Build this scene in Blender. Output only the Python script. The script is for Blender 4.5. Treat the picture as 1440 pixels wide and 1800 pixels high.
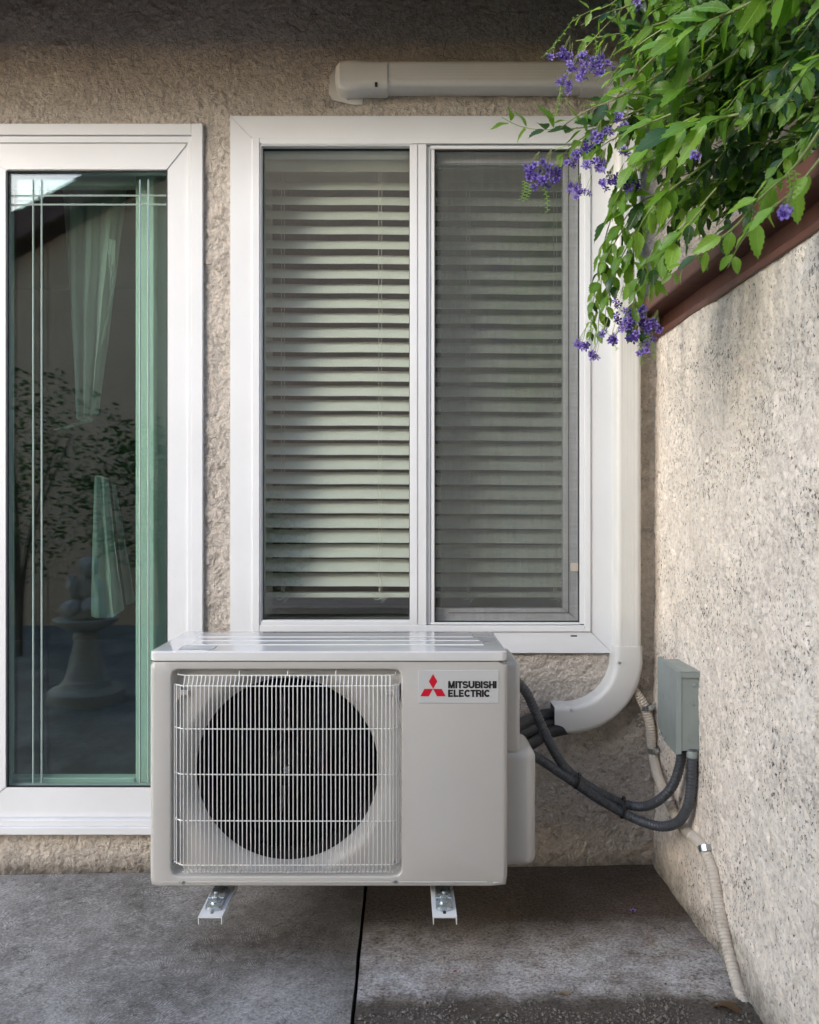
import bpy, bmesh, math, random
from mathutils import Vector, Matrix, Euler, noise

for o in list(bpy.data.objects):
    bpy.data.objects.remove(o)
sc = bpy.context.scene
col = sc.collection
R = math.radians

# ------------------------------------------------------------------ camera
H = 1.04
CX, CY, F = 708.0, 893.0, 1400.0
cam_d = bpy.data.cameras.new('camera')
cam = bpy.data.objects.new('camera', cam_d)
col.objects.link(cam)
sc.camera = cam
cam.location = (0, 0, H)
cam.rotation_euler = (R(90), 0, 0)
cam_d.sensor_fit = 'HORIZONTAL'
cam_d.sensor_width = 36
cam_d.lens = F / 1440 * 36
cam_d.shift_x = (720 - CX) / 1440
cam_d.shift_y = -(900 - CY) / 1440
cam_d.clip_start = 0.05
cam_d.clip_end = 500
cam_d.dof.use_dof = True
cam_d.dof.focus_distance = 1.95
cam_d.dof.aperture_fstop = 9.0

# ------------------------------------------------------------------ light
SUN = Vector((-0.62, -0.66, 0.42)).normalized()      # direction towards the sun
el = math.asin(SUN.z)
w = bpy.data.worlds.new('World')
sc.world = w
w.use_nodes = True
nt = w.node_tree
bg = nt.nodes['Background']
sky = nt.nodes.new('ShaderNodeTexSky')
sky.sky_type = 'NISHITA'
sky.sun_disc = False
sky.sun_elevation = el
sky.sun_rotation = math.atan2(SUN.x, SUN.y)
sky.air_density = 1.0
sky.dust_density = 1.0
sky.ozone_density = 1.2
nt.links.new(sky.outputs[0], bg.inputs[0])
bg.inputs[1].default_value = 0.15
sd = bpy.data.lights.new('sun', 'SUN')
sun = bpy.data.objects.new('sun', sd)
col.objects.link(sun)
sd.energy = 0.5
sd.angle = R(24)
sd.color = (1.0, 0.95, 0.89)
sun.rotation_euler = (-SUN).to_track_quat('-Z', 'Y').to_euler()
sun.location = SUN * 12
sc.view_settings.view_transform = 'Standard'
sc.view_settings.look = 'None'
sc.view_settings.exposure = 1.92
sc.view_settings.gamma = 1.0
sc.render.engine = 'CYCLES'
cy = sc.cycles
cy.max_bounces = 8
cy.diffuse_bounces = 3
cy.glossy_bounces = 4
cy.transmission_bounces = 4
cy.transparent_max_bounces = 24
cy.sample_clamp_indirect = 6
cy.caustics_reflective = False
cy.caustics_refractive = False
cy.use_denoising = True
cy.use_adaptive_sampling = True
cy.adaptive_threshold = .012


def W(px, py, d):
    return Vector(((px - CX) * d / F, d, H - (py - CY) * d / F))


def X(px, d=2.29):
    return (px - CX) * d / F


def Z(py, d=2.29):
    return H - (py - CY) * d / F


# ------------------------------------------------------------------ materials
def new_mat(name):
    m = bpy.data.materials.new(name)
    m.use_nodes = True
    return m, m.node_tree, m.node_tree.nodes['Principled BSDF']


def N(nt, t, **kw):
    n = nt.nodes.new('ShaderNode' + t)
    for k, v in kw.items():
        if k in n.bl_rna.properties:
            setattr(n, k, v)
        else:
            n.inputs[k.replace('_', ' ')].default_value = v
    return n


def coords(nt, scale=(1, 1, 1), rot=(0, 0, 0)):
    tc = N(nt, 'TexCoord')
    mp = N(nt, 'Mapping')
    mp.inputs['Scale'].default_value = scale
    mp.inputs['Rotation'].default_value = rot
    nt.links.new(tc.outputs['Object'], mp.inputs[0])
    return mp.outputs[0]


def noise_tex(nt, vec, scale, detail=4, rough=.55, dist=0.0):
    n = N(nt, 'TexNoise', Scale=scale, Detail=detail, Roughness=rough, Distortion=dist)
    nt.links.new(vec, n.inputs['Vector'])
    return n.outputs['Fac']


def ramp(nt, fac, stops):
    r = N(nt, 'ValToRGB')
    e = r.color_ramp.elements
    while len(e) < len(stops):
        e.new(.5)
    for i, (p, c) in enumerate(stops):
        e[i].position = p
        e[i].color = (c, c, c, 1) if not isinstance(c, tuple) else (*c, 1)
    nt.links.new(fac, r.inputs[0])
    return r.outputs[0]


def math_n(nt, op, a, b=0.0, clamp=False):
    n = N(nt, 'Math', operation=op)
    n.use_clamp = clamp
    for i, v in enumerate((a, b)):
        if isinstance(v, (int, float)):
            n.inputs[i].default_value = v
        else:
            nt.links.new(v, n.inputs[i])
    return n.outputs[0]


def mix_c(nt, fac, a, b, bt='MIX'):
    n = N(nt, 'MixRGB', blend_type=bt)
    for k, v in (('Fac', fac), ('Color1', a), ('Color2', b)):
        if isinstance(v, (int, float)):
            n.inputs[k].default_value = v
        elif isinstance(v, tuple):
            n.inputs[k].default_value = (*v, 1)
        else:
            nt.links.new(v, n.inputs[k])
    return n.outputs[0]


def bump(nt, bsdf, h, strength=.5, dist=.002, prev=None):
    b = N(nt, 'Bump', Strength=strength, Distance=dist)
    nt.links.new(h, b.inputs['Height'])
    if prev is not None:
        nt.links.new(prev, b.inputs['Normal'])
    nt.links.new(b.outputs[0], bsdf.inputs['Normal'])
    return b.outputs[0]


def plain(name, c, rough=.5, metal=0.0, var=0.06, nscale=12, bstr=0.0, bscale=300, spec=.5, dirt=None, coat=0.0):
    m, nt, b = new_mat(name)
    v = coords(nt)
    f = noise_tex(nt, v, nscale, 5)
    lo = tuple(x * (1 - var) for x in c)
    hi = tuple(min(1, x * (1 + var)) for x in c)
    cc = ramp(nt, f, [(.3, lo), (.7, hi)])
    if dirt:
        g = noise_tex(nt, v, dirt[0], 8, .7)
        gm = ramp(nt, g, [(dirt[1], 0.0), (dirt[1] + .12, dirt[3] if len(dirt) > 3 else .6)])
        cc = mix_c(nt, gm, cc, dirt[2])
    nt.links.new(cc, b.inputs['Base Color'])
    rr = ramp(nt, noise_tex(nt, v, nscale * 2.3, 4), [(.3, max(0, rough - .06)), (.7, min(1, rough + .06))])
    nt.links.new(rr, b.inputs['Roughness'])
    b.inputs['Metallic'].default_value = metal
    b.inputs['Specular IOR Level'].default_value = spec
    b.inputs['Coat Weight'].default_value = coat
    if bstr:
        bump(nt, b, noise_tex(nt, v, bscale, 3), bstr, .0006)
    return m


def stucco(name, base, pit=.0, relief=1.0, lump=1.5, pit_col=(.06, .047, .038), stain=None, sc_=1.0):
    m, nt, b = new_mat(name)
    v = coords(nt, (sc_, sc_, sc_))
    # pebbly grain, rough mid-scale lumps, and patches of trowel crust
    wp = mix_c(nt, .035, v, N_noise_color(nt, v, 45))
    vg = N(nt, 'TexVoronoi', feature='SMOOTH_F1', Scale=150, Smoothness=.5)
    nt.links.new(wp, vg.inputs['Vector'])
    grain = math_n(nt, 'SUBTRACT', 1.0, vg.outputs['Distance'])
    mid = noise_tex(nt, v, 70, 8, .72, .2)
    big = noise_tex(nt, v, 13, 10, .74, .25)
    plate = ramp(nt, big, [(.44, 0.0), (.465, .75), (.60, 1.0)])
    where = ramp(nt, noise_tex(nt, v, 4.5, 3), [(.38, .15), (.62, 1.0)])
    broad = noise_tex(nt, v, 7, 3, .5)
    h = math_n(nt, 'ADD', math_n(nt, 'MULTIPLY', math_n(nt, 'MULTIPLY', plate, where), .75), math_n(nt, 'MULTIPLY', mid, 1.5))
    h = math_n(nt, 'ADD', h, math_n(nt, 'MULTIPLY', grain, .55))
    h = math_n(nt, 'ADD', h, math_n(nt, 'MULTIPLY', broad, lump))
    tone = noise_tex(nt, v, 2.2, 6, .6)
    cc = ramp(nt, tone, [(.3, tuple(x * .88 for x in base)), (.7, tuple(x * 1.08 for x in base))])
    gr = ramp(nt, mid, [(.38, .80), (.60, 1.08)])
    cc = mix_c(nt, 1.0, cc, gr, 'MULTIPLY')
    # crevice shade painted into the colour of the low spots
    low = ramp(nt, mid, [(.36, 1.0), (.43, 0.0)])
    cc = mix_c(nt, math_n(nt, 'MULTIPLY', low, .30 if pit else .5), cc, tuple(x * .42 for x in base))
    # hairline cracks
    vo = N(nt, 'TexVoronoi', feature='DISTANCE_TO_EDGE', Scale=5.5)
    wv = mix_c(nt, .12, v, N_noise_color(nt, v, 9))
    nt.links.new(wv, vo.inputs['Vector'])
    cr = ramp(nt, vo.outputs['Distance'], [(0.0, 1.0), (.012, 0.0)])
    crm = math_n(nt, 'MULTIPLY', cr, ramp(nt, noise_tex(nt, v, 3.1, 3), [(.60, 0.0), (.68, .6)]))
    cc = mix_c(nt, math_n(nt, 'MULTIPLY', crm, .7), cc, tuple(x * .3 for x in base))
    h = math_n(nt, 'SUBTRACT', h, math_n(nt, 'MULTIPLY', crm, .8))
    if pit:
        vp = coords(nt, (1, 1, .62), (R(18), 0, 0))
        p1 = noise_tex(nt, vp, 190, 5, .62, .4)
        dens = ramp(nt, noise_tex(nt, v, 5.5, 4, .6), [(.40, 0.0), (.66, .075)])
        p = math_n(nt, 'ADD', p1, math_n(nt, 'MULTIPLY', dens, 1.0))
        # the ramp clamps negatives, so shift explicitly
        pm = ramp(nt, p, [(.660 - pit * .02, 0.0), (.682 - pit * .02, 1.0)])
        p2 = ramp(nt, noise_tex(nt, vp, 60, 6, .6, .4), [(.68, 0.0), (.71, 1.0)])
        pm = math_n(nt, 'MAXIMUM', pm, math_n(nt, 'MULTIPLY', p2, .85))
        cc = mix_c(nt, math_n(nt, 'MULTIPLY', pm, .88), cc, pit_col)
        h = math_n(nt, 'SUBTRACT', h, math_n(nt, 'MULTIPLY', pm, 1.3))
    if stain:
        cc = stain(nt, v, cc)
    nt.links.new(cc, b.inputs['Base Color'])
    b.inputs['Roughness'].default_value = .93
    b.inputs['Specular IOR Level'].default_value = .2
    bump(nt, b, h, .85, .0034 * relief)
    return m


def N_noise_color(nt, v, s):
    n = N(nt, 'TexNoise', Scale=s, Detail=4)
    nt.links.new(v, n.inputs['Vector'])
    return n.outputs['Color']


def pos_mask(nt, axis, a, b_, nscale=6, namp=.1):
    """0..1 mask rising from a to b_ along a world axis, edge broken by noise"""
    g = N(nt, 'NewGeometry')
    s = N(nt, 'SeparateXYZ')
    nt.links.new(g.outputs['Position'], s.inputs[0])
    nz = noise_tex(nt, coords(nt), nscale, 6, .65)
    p = math_n(nt, 'ADD', s.outputs[axis], math_n(nt, 'MULTIPLY', math_n(nt, 'SUBTRACT', nz, .5), namp))
    mr = N(nt, 'MapRange')
    nt.links.new(p, mr.inputs[0])
    mr.inputs[1].default_value = a
    mr.inputs[2].default_value = b_
    return mr.outputs[0]


def damp_base(nt, v, cc):
    m1 = pos_mask(nt, 2, .045, -.02, 26, .07)
    return mix_c(nt, math_n(nt, 'MULTIPLY', m1, .8), cc, (.055, .05, .042))


def foot_top_tone(nt, v, cc):  # darker towards the foot, grey upright streaks towards the top
    m1 = pos_mask(nt, 2, .12, .0, 20, .14)
    cc = mix_c(nt, math_n(nt, 'MULTIPLY', m1, .8), cc, (.05, .048, .04))
    vv = coords(nt, (1, 7, .8))
    st = ramp(nt, noise_tex(nt, vv, 1.6, 3, .5), [(.47, 0.0), (.60, 1.0)])
    top = pos_mask(nt, 2, 1.20, 1.5, 5, .2)
    return mix_c(nt, math_n(nt, 'MULTIPLY', math_n(nt, 'MULTIPLY', st, top), .45), cc, (.20, .21, .22))


def glass(name, tint, f0=.11, haze=0.0):
    m = bpy.data.materials.new(name)
    m.use_nodes = True
    nt = m.node_tree
    nt.nodes.remove(nt.nodes['Principled BSDF'])
    out = nt.nodes['Material Output']
    g = N(nt, 'NewGeometry')
    dot = N(nt, 'VectorMath', operation='DOT_PRODUCT')
    nt.links.new(g.outputs['Incoming'], dot.inputs[0])
    nt.links.new(g.outputs['Normal'], dot.inputs[1])
    c = math_n(nt, 'ABSOLUTE', dot.outputs['Value'])
    k = math_n(nt, 'POWER', math_n(nt, 'SUBTRACT', 1.0, c, True), 5.0)
    f = math_n(nt, 'ADD', math_n(nt, 'MULTIPLY', k, 1 - f0), f0, True)
    tr = N(nt, 'BsdfTransparent')
    tr.inputs[0].default_value = (*tint, 1)
    gl = N(nt, 'BsdfGlossy', Roughness=0.004)
    bmp = N(nt, 'Bump', Strength=.12, Distance=.0015)
    nt.links.new(noise_tex(nt, coords(nt), 2.5, 2), bmp.inputs['Height'])
    nt.links.new(bmp.outputs[0], gl.inputs['Normal'])
    mx = N(nt, 'MixShader')
    nt.links.new(f, mx.inputs[0])
    nt.links.new(tr.outputs[0], mx.inputs[1])
    nt.links.new(gl.outputs[0], mx.inputs[2])
    nt.links.new(mx.outputs[0], out.inputs[0])
    return m


def screen_mat():
    m = bpy.data.materials.new('insect_screen')
    m.use_nodes = True
    nt = m.node_tree
    b = nt.nodes['Principled BSDF']
    out = nt.nodes['Material Output']
    b.inputs['Base Color'].default_value = (.095, .105, .10, 1)
    b.inputs['Roughness'].default_value = .7
    v = coords(nt)
    wx = N(nt, 'TexWave', wave_type='BANDS', bands_direction='X', Scale=110, Distortion=.6, Detail=1)
    wz = N(nt, 'TexWave', wave_type='BANDS', bands_direction='Z', Scale=110, Distortion=.6, Detail=1)
    nt.links.new(v, wx.inputs[0])
    nt.links.new(v, wz.inputs[0])
    weave = math_n(nt, 'MULTIPLY', math_n(nt, 'ADD', wx.outputs['Fac'], wz.outputs['Fac']), .5)
    vx = coords(nt, (90, 1, 7))
    vz = coords(nt, (7, 1, 90))
    slub = math_n(nt, 'ADD', noise_tex(nt, vx, 1.5, 3), noise_tex(nt, vz, 1.5, 3))
    f = math_n(nt, 'ADD', math_n(nt, 'MULTIPLY', weave, .06), math_n(nt, 'MULTIPLY', math_n(nt, 'SUBTRACT', slub, 1.0), .10))
    f = math_n(nt, 'ADD', f, .25, True)
    tr = N(nt, 'BsdfTransparent')
    mx = N(nt, 'MixShader')
    nt.links.new(f, mx.inputs[0])
    nt.links.new(tr.outputs[0], mx.inputs[1])
    nt.links.new(b.outputs[0], mx.inputs[2])
    nt.links.new(mx.outputs[0], out.inputs[0])
    return m


def leaf_mat(name, c, t, rough=.35):
    m = bpy.data.materials.new(name)
    m.use_nodes = True
    nt = m.node_tree
    b = nt.nodes['Principled BSDF']
    out = nt.nodes['Material Output']
    oi = N(nt, 'ObjectInfo')
    v = coords(nt)
    f = math_n(nt, 'ADD', math_n(nt, 'MULTIPLY', noise_tex(nt, v, 40, 3), .6), math_n(nt, 'MULTIPLY', oi.outputs['Random'], .5))
    cc = ramp(nt, f, [(.2, tuple(x * .65 for x in c)), (.8, tuple(x * 1.35 for x in c))])
    tcol = (*t, 1)
    if 'leaf' in name:
        # midrib and side veins from the leaf's own coordinates
        at = N(nt, 'Attribute', attribute_name='leaf_co')
        sp = N(nt, 'SeparateXYZ')
        nt.links.new(at.outputs['Vector'], sp.inputs[0])
        ax = math_n(nt, 'ABSOLUTE', sp.outputs[0])
        rib = ramp(nt, ax, [(.008, 1.0), (.022, 0.0)])
        sv = math_n(nt, 'SINE', math_n(nt, 'MULTIPLY', math_n(nt, 'SUBTRACT', sp.outputs[1], math_n(nt, 'MULTIPLY', ax, .9)), 52))
        svr = ramp(nt, sv, [(.80, 0.0), (.98, .55)])
        ve = math_n(nt, 'MAXIMUM', rib, svr)
        cc = mix_c(nt, math_n(nt, 'MULTIPLY', ve, .5), cc, tuple(min(1, x * 2.2 + .02) for x in c))
        blot = ramp(nt, noise_tex(nt, v, 18, 5, .7), [(.60, 0.0), (.70, .7)])
        cc = mix_c(nt, math_n(nt, 'MULTIPLY', blot, .5), cc, (.20, .19, .03))
        bump(nt, b, math_n(nt, 'SUBTRACT', 1.0, ve), .5, .0006)
    nt.links.new(cc, b.inputs['Base Color'])
    b.inputs['Roughness'].default_value = rough
    b.inputs['Specular IOR Level'].default_value = .5
    tl = N(nt, 'BsdfTranslucent')
    tl.inputs[0].default_value = (*t, 1)
    mx = N(nt, 'MixShader')
    mx.inputs[0].default_value = .42
    nt.links.new(b.outputs[0], mx.inputs[1])
    nt.links.new(tl.outputs[0], mx.inputs[2])
    nt.links.new(mx.outputs[0], out.inputs[0])
    return m


def concrete(name, kind):
    m, nt, b = new_mat(name)
    v = coords(nt)
    tone = noise_tex(nt, v, 2.4, 8, .62, .3)
    fine = noise_tex(nt, v, 160, 6, .7)
    if kind == 'swirl':
        # fan-shaped trowel swirls: rings about scattered centres, broken up by noise
        cc = ramp(nt, tone, [(.34, (.12, .113, .105)), (.5, (.225, .215, .204)), (.64, (.36, .35, .337))])
        vo = N(nt, 'TexVoronoi', feature='F1', Scale=3.2)
        wv = mix_c(nt, .16, v, N_noise_color(nt, v, 4))
        nt.links.new(wv, vo.inputs['Vector'])
        ring = math_n(nt, 'SINE', math_n(nt, 'MULTIPLY', vo.outputs['Distance'], 420))
        brk = ramp(nt, noise_tex(nt, v, 26, 5, .7), [(.46, 0.0), (.62, 1.0)])
        rm = math_n(nt, 'MULTIPLY', math_n(nt, 'ADD', math_n(nt, 'MULTIPLY', ring, .5), .5), brk)
        cc = mix_c(nt, math_n(nt, 'MULTIPLY', rm, .7), cc, (.42, .41, .40))
        speck = ramp(nt, noise_tex(nt, v, 170, 3), [(.64, 0.0), (.68, 1.0)])
        blot = ramp(nt, noise_tex(nt, v, 38, 6, .75), [(.36, .6), (.46, 0.0)])
        cc = mix_c(nt, blot, cc, (.07, .065, .06))
        cc = mix_c(nt, math_n(nt, 'MULTIPLY', speck, .7), cc, (.42, .41, .40))
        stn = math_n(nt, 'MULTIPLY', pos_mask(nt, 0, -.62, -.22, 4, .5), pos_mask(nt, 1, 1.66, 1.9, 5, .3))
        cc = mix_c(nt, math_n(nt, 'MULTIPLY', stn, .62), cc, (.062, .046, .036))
        green = math_n(nt, 'MULTIPLY', pos_mask(nt, 0, -.19, -.11, 12, .12), ramp(nt, noise_tex(nt, v, 16, 5, .7), [(.4, 0.0), (.6, .8)]))
        cc = mix_c(nt, math_n(nt, 'MULTIPLY', green, .6), cc, (.060, .062, .038))
        h = math_n(nt, 'ADD', math_n(nt, 'MULTIPLY', rm, .5), fine)
        hd = .0009
    else:
        cc = ramp(nt, tone, [(.32, (.17, .135, .105)), (.5, (.30, .255, .215)), (.66, (.45, .405, .36))])
        vb = coords(nt, (3, 60, 1))
        broom = noise_tex(nt, vb, 3, 5, .7)
        cc = mix_c(nt, math_n(nt, 'MULTIPLY', ramp(nt, broom, [(.5, 0.0), (.68, 1.0)]), .55), cc, (.05, .042, .036))
        pits = ramp(nt, noise_tex(nt, coords(nt, (1, 1.6, 1)), 130, 5, .65), [(.56, 0.0), (.61, 1.0)])
        cc = mix_c(nt, math_n(nt, 'MULTIPLY', pits, .85), cc, (.028, .022, .018))
        # brown stain near the house, pale lime bloom towards the front
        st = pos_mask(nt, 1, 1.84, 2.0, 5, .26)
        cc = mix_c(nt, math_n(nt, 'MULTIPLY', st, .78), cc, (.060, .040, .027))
        patch = ramp(nt, noise_tex(nt, v, 7, 7, .7, .5), [(.50, 0.0), (.60, 1.0)])
        cc = mix_c(nt, math_n(nt, 'MULTIPLY', patch, .5), cc, (.075, .055, .040))
        lime = math_n(nt, 'MULTIPLY', pos_mask(nt, 1, 2.02, 1.80, 6, .22), pos_mask(nt, 1, 1.66, 1.72, 12, .10))
        cc = mix_c(nt, math_n(nt, 'MULTIPLY', lime, ramp(nt, noise_tex(nt, v, 14, 6, .7), [(.35, .1), (.65, .75)])), cc, (.62, .61, .60))
        dirtm = pos_mask(nt, 1, 1.72, 1.66, 12, .20)
        cc = mix_c(nt, math_n(nt, 'MULTIPLY', dirtm, .85), cc, (.075, .062, .048))
        h = math_n(nt, 'SUBTRACT', math_n(nt, 'ADD', fine, math_n(nt, 'MULTIPLY', broom, .8)), math_n(nt, 'MULTIPLY', pits, 1.2))
        hd = .0018
    gr = ramp(nt, fine, [(.36, .62), (.64, 1.3)])
    cc = mix_c(nt, 1.0, cc, gr, 'MULTIPLY')
    nt.links.new(cc, b.inputs['Base Color'])
    b.inputs['Roughness'].default_value = .85
    b.inputs['Specular IOR Level'].default_value = .3
    bump(nt, b, h, .8, hd)
    return m


M = {}
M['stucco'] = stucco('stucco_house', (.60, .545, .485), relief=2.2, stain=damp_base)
M['stucco_side'] = stucco('stucco_side', (.85, .765, .665), pit=1.0, relief=.8, lump=4, stain=foot_top_tone)
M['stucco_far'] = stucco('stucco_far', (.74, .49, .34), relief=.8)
M['vinyl'] = plain('white_vinyl', (.67, .69, .715), .36, var=.03, nscale=5, dirt=(45, .62, (.52, .48, .42), .22))
M['vinyl_old'] = plain('ivory_duct', (.60, .60, .58), .42, var=.03, nscale=6, dirt=(60, .62, (.50, .46, .40), .2))
M['unit'] = plain('ivory_enamel', (.49, .48, .455), .34, var=.02, nscale=4, bstr=.06, bscale=500)
M['lid'] = plain('lid_skylit_enamel', (.66, .66, .65), .14, var=.015, nscale=4, coat=.5)  # paler than the casing: skylight on the top is put into the colour
M['wire'] = plain('wire_coating', (.76, .76, .735), .35, var=.03)
M['label'] = plain('label_film', (.52, .525, .52), .4, var=.01)
M['red'] = plain('emblem_red', (.55, .005, .025), .4, var=.02)
M['black_ink'] = plain('black_ink', (.012, .012, .013), .45, var=.02)
M['black'] = plain('black_plastic', (.012, .012, .013), .45, var=.2)
M['fan'] = plain('fan_plastic', (.0035, .0035, .004), .6, var=.2, spec=.12)
M['coil'] = plain('dark_coil', (.006, .006, .007), .7)
M['gasket'] = plain('gasket', (.015, .015, .016), .6)
M['zinc'] = plain('zinc', (.55, .60, .62), .3, metal=1.0, var=.12, nscale=60)
M['steel_dark'] = plain('dull_steel', (.22, .22, .22), .45, metal=.9, var=.2, nscale=60)
M['bracket'] = plain('bracket_paint', (.74, .74, .72), .4, var=.04)
M['conduit'] = plain('grey_conduit', (.055, .063, .075), .45, var=.15, nscale=30, dirt=(40, .6, (.16, .15, .14), .35))
M['foam'] = plain('black_foam', (.014, .017, .022), .55, var=.2, nscale=30, bstr=.2, bscale=120)
M['beige'] = plain('beige_conduit', (.52, .47, .40), .5, var=.06, nscale=20, dirt=(25, .55, (.22, .19, .15), .4))
M['greybox'] = plain('grey_enamel', (.235, .275, .265), .35, var=.05, nscale=14, dirt=(30, .62, (.45, .45, .42), .35))
M['redwood'] = plain('red_brown_paint', (.115, .046, .032), .5, var=.18, nscale=14, bstr=.3, bscale=60, dirt=(30, .60, (.10, .05, .04), .5))
M['blind'] = plain('blind_slat', (.79, .80, .74), .45, var=.03)
M['cord'] = plain('cord', (.70, .68, .60), .8)
M['curtain'] = plain('curtain_cloth', (.88, .88, .84), .9, var=.05, bstr=.2)
M['towel'] = plain('towel_cloth', (.62, .68, .65), .95, var=.06, bstr=.3)
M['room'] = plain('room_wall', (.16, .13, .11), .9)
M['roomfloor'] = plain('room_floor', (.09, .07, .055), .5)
M['jamb'] = plain('jamb_paint', (.78, .78, .74), .5, var=.02)
M['glass_door'] = glass('door_glass', (.905, .972, .948), .085)
M['glass_win'] = glass('window_glass', (.92, .95, .93), .135)
M['groove'] = plain('bevel_glass', (.34, .44, .41), .1, spec=1.0)
M['screen'] = screen_mat()
M['leaf'] = leaf_mat('leaf_green', (.10, .21, .025), (.30, .56, .035))
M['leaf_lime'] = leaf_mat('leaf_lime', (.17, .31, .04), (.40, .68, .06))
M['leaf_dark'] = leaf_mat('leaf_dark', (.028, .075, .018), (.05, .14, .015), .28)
M['stem'] = plain('stem', (.20, .24, .08), .6, var=.2)
M['bark'] = plain('bark', (.13, .10, .07), .85, var=.3)
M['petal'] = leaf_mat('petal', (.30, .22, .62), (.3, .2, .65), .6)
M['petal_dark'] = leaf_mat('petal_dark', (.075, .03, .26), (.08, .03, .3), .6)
M['slab_l'] = concrete('concrete_swirl', 'swirl')
M['slab_r'] = concrete('concrete_stained', 'stain')
M['earth'] = plain('earth', (.13, .11, .09), .95, var=.3, nscale=8)
M['grit'] = plain('grit', (.16, .142, .12), .9, var=.7, nscale=140)
M['deadleaf'] = plain('dead_leaf', (.20, .12, .06), .7, var=.3, nscale=60)
M['deadleaf2'] = plain('dry_leaf', (.42, .33, .22), .7, var=.3, nscale=60)
M['roof'] = plain('roof_shingle', (.12, .075, .06), .9, var=.3, nscale=20)
M['fascia'] = plain('brown_fascia', (.14, .06, .045), .6, var=.15)
M['stone'] = plain('cast_stone', (.42, .41, .39), .8, var=.08, nscale=10)


# ------------------------------------------------------------------ mesh helpers
def link(name, me, mat, parent=None):
    o = bpy.data.objects.new(name, me)
    col.objects.link(o)
    if parent is not None:
        o.parent = parent
    if mat is not None and not me.materials:
        me.materials.append(mat)
    return o


def obj(name, bm, mat, parent=None, smooth=None):
    me = bpy.data.meshes.new(name)
    bmesh.ops.recalc_face_normals(bm, faces=bm.faces[:])
    bm.to_mesh(me)
    bm.free()
    if smooth is not None:
        me.polygons.foreach_set('use_smooth', [True] * len(me.polygons))
        me.set_sharp_from_angle(angle=R(smooth))
    return link(name, me, mat, parent)


def BM():
    return bmesh.new()


def box(bm, x0, x1, y0, y1, z0, z1, bev=0, seg=1, mat4=None):
    t = bmesh.new()
    bmesh.ops.create_cube(t, size=1)
    for v in t.verts:
        v.co = Vector(((x0 + x1) / 2 + v.co.x * (x1 - x0), (y0 + y1) / 2 + v.co.y * (y1 - y0), (z0 + z1) / 2 + v.co.z * (z1 - z0)))
    if bev:
        bmesh.ops.bevel(t, geom=t.edges[:], offset=bev, segments=seg, affect='EDGES', profile=.5)
    if mat4 is not None:
        bmesh.ops.transform(t, matrix=mat4, verts=t.verts[:])
    merge(bm, t)
    return bm


def merge(bm, t):
    mp = {}
    for v in t.verts:
        mp[v] = bm.verts.new(v.co)
    for f in t.faces:
        try:
            bm.faces.new([mp[v] for v in f.verts])
        except ValueError:
            pass
    t.free()


def boxo(name, x0, x1, y0, y1, z0, z1, mat, parent=None, bev=0, seg=1):
    return obj(name, box(BM(), x0, x1, y0, y1, z0, z1, bev, seg), mat, parent, 35 if bev and seg > 1 else None)


def prism_y(bm, pts, y0, y1, bev=0):
    """polygon in x,z extruded along y"""
    t = bmesh.new()
    a = [t.verts.new((x, y0, z)) for x, z in pts]
    b = [t.verts.new((x, y1, z)) for x, z in pts]
    t.faces.new(a)
    t.faces.new(b[::-1])
    n = len(pts)
    for i in range(n):
        t.faces.new((a[i], b[i], b[(i + 1) % n], a[(i + 1) % n]))
    bmesh.ops.recalc_face_normals(t, faces=t.faces[:])
    if bev:
        es = [e for e in t.edges if all(abs(v.co.y - y0) < 1e-6 for v in e.verts)]
        bmesh.ops.bevel(t, geom=es, offset=bev, segments=2, affect='EDGES')
    merge(bm, t)
    return bm


def mitred(name, x0, x1, z0, z1, wd, y0, y1, mat, parent, gap=.0004, bev=.0015):
    """four boards of a mitred frame; wd = (left, right, bottom, top)"""
    l, r, bt, tp = wd
    g = gap
    quads = [
        [(x0, z0 + g), (x0 + l, z0 + bt + g), (x0 + l, z1 - tp - g), (x0, z1 - g)],
        [(x1, z0 + g), (x1 - r, z0 + bt + g), (x1 - r, z1 - tp - g), (x1, z1 - g)],
        [(x0 + g, z1), (x0 + l + g, z1 - tp), (x1 - r - g, z1 - tp), (x1 - g, z1)],
        [(x0 + g, z0), (x0 + l + g, z0 + bt), (x1 - r - g, z0 + bt), (x1 - g, z0)]]
    return [obj(name, prism_y(BM(), q, y0, y1, bev), mat, parent) for q in quads]


def catmull(P, n=8):
    P = [Vector(p) for p in P]
    Q = [2 * P[0] - P[1]] + P + [2 * P[-1] - P[-2]]
    out = []
    for i in range(1, len(Q) - 2):
        a, b, c, d = Q[i - 1:i + 3]
        for k in range(n):
            t = k / n
            out.append(.5 * ((2 * b) + (c - a) * t + (2 * a - 5 * b + 4 * c - d) * t * t + (3 * b - a - 3 * c + d) * t ** 3))
    out.append(P[-1])
    return out


def resample(P, step):
    L = [0]
    for a, b in zip(P, P[1:]):
        L.append(L[-1] + (b - a).length)
    n = max(2, int(L[-1] / step))
    out, j = [], 0
    for i in range(n + 1):
        s = L[-1] * i / n
        while j < len(L) - 2 and L[j + 1] < s:
            j += 1
        t = (s - L[j]) / max(1e-9, L[j + 1] - L[j])
        out.append(P[j].lerp(P[j + 1], t))
    return out


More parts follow.
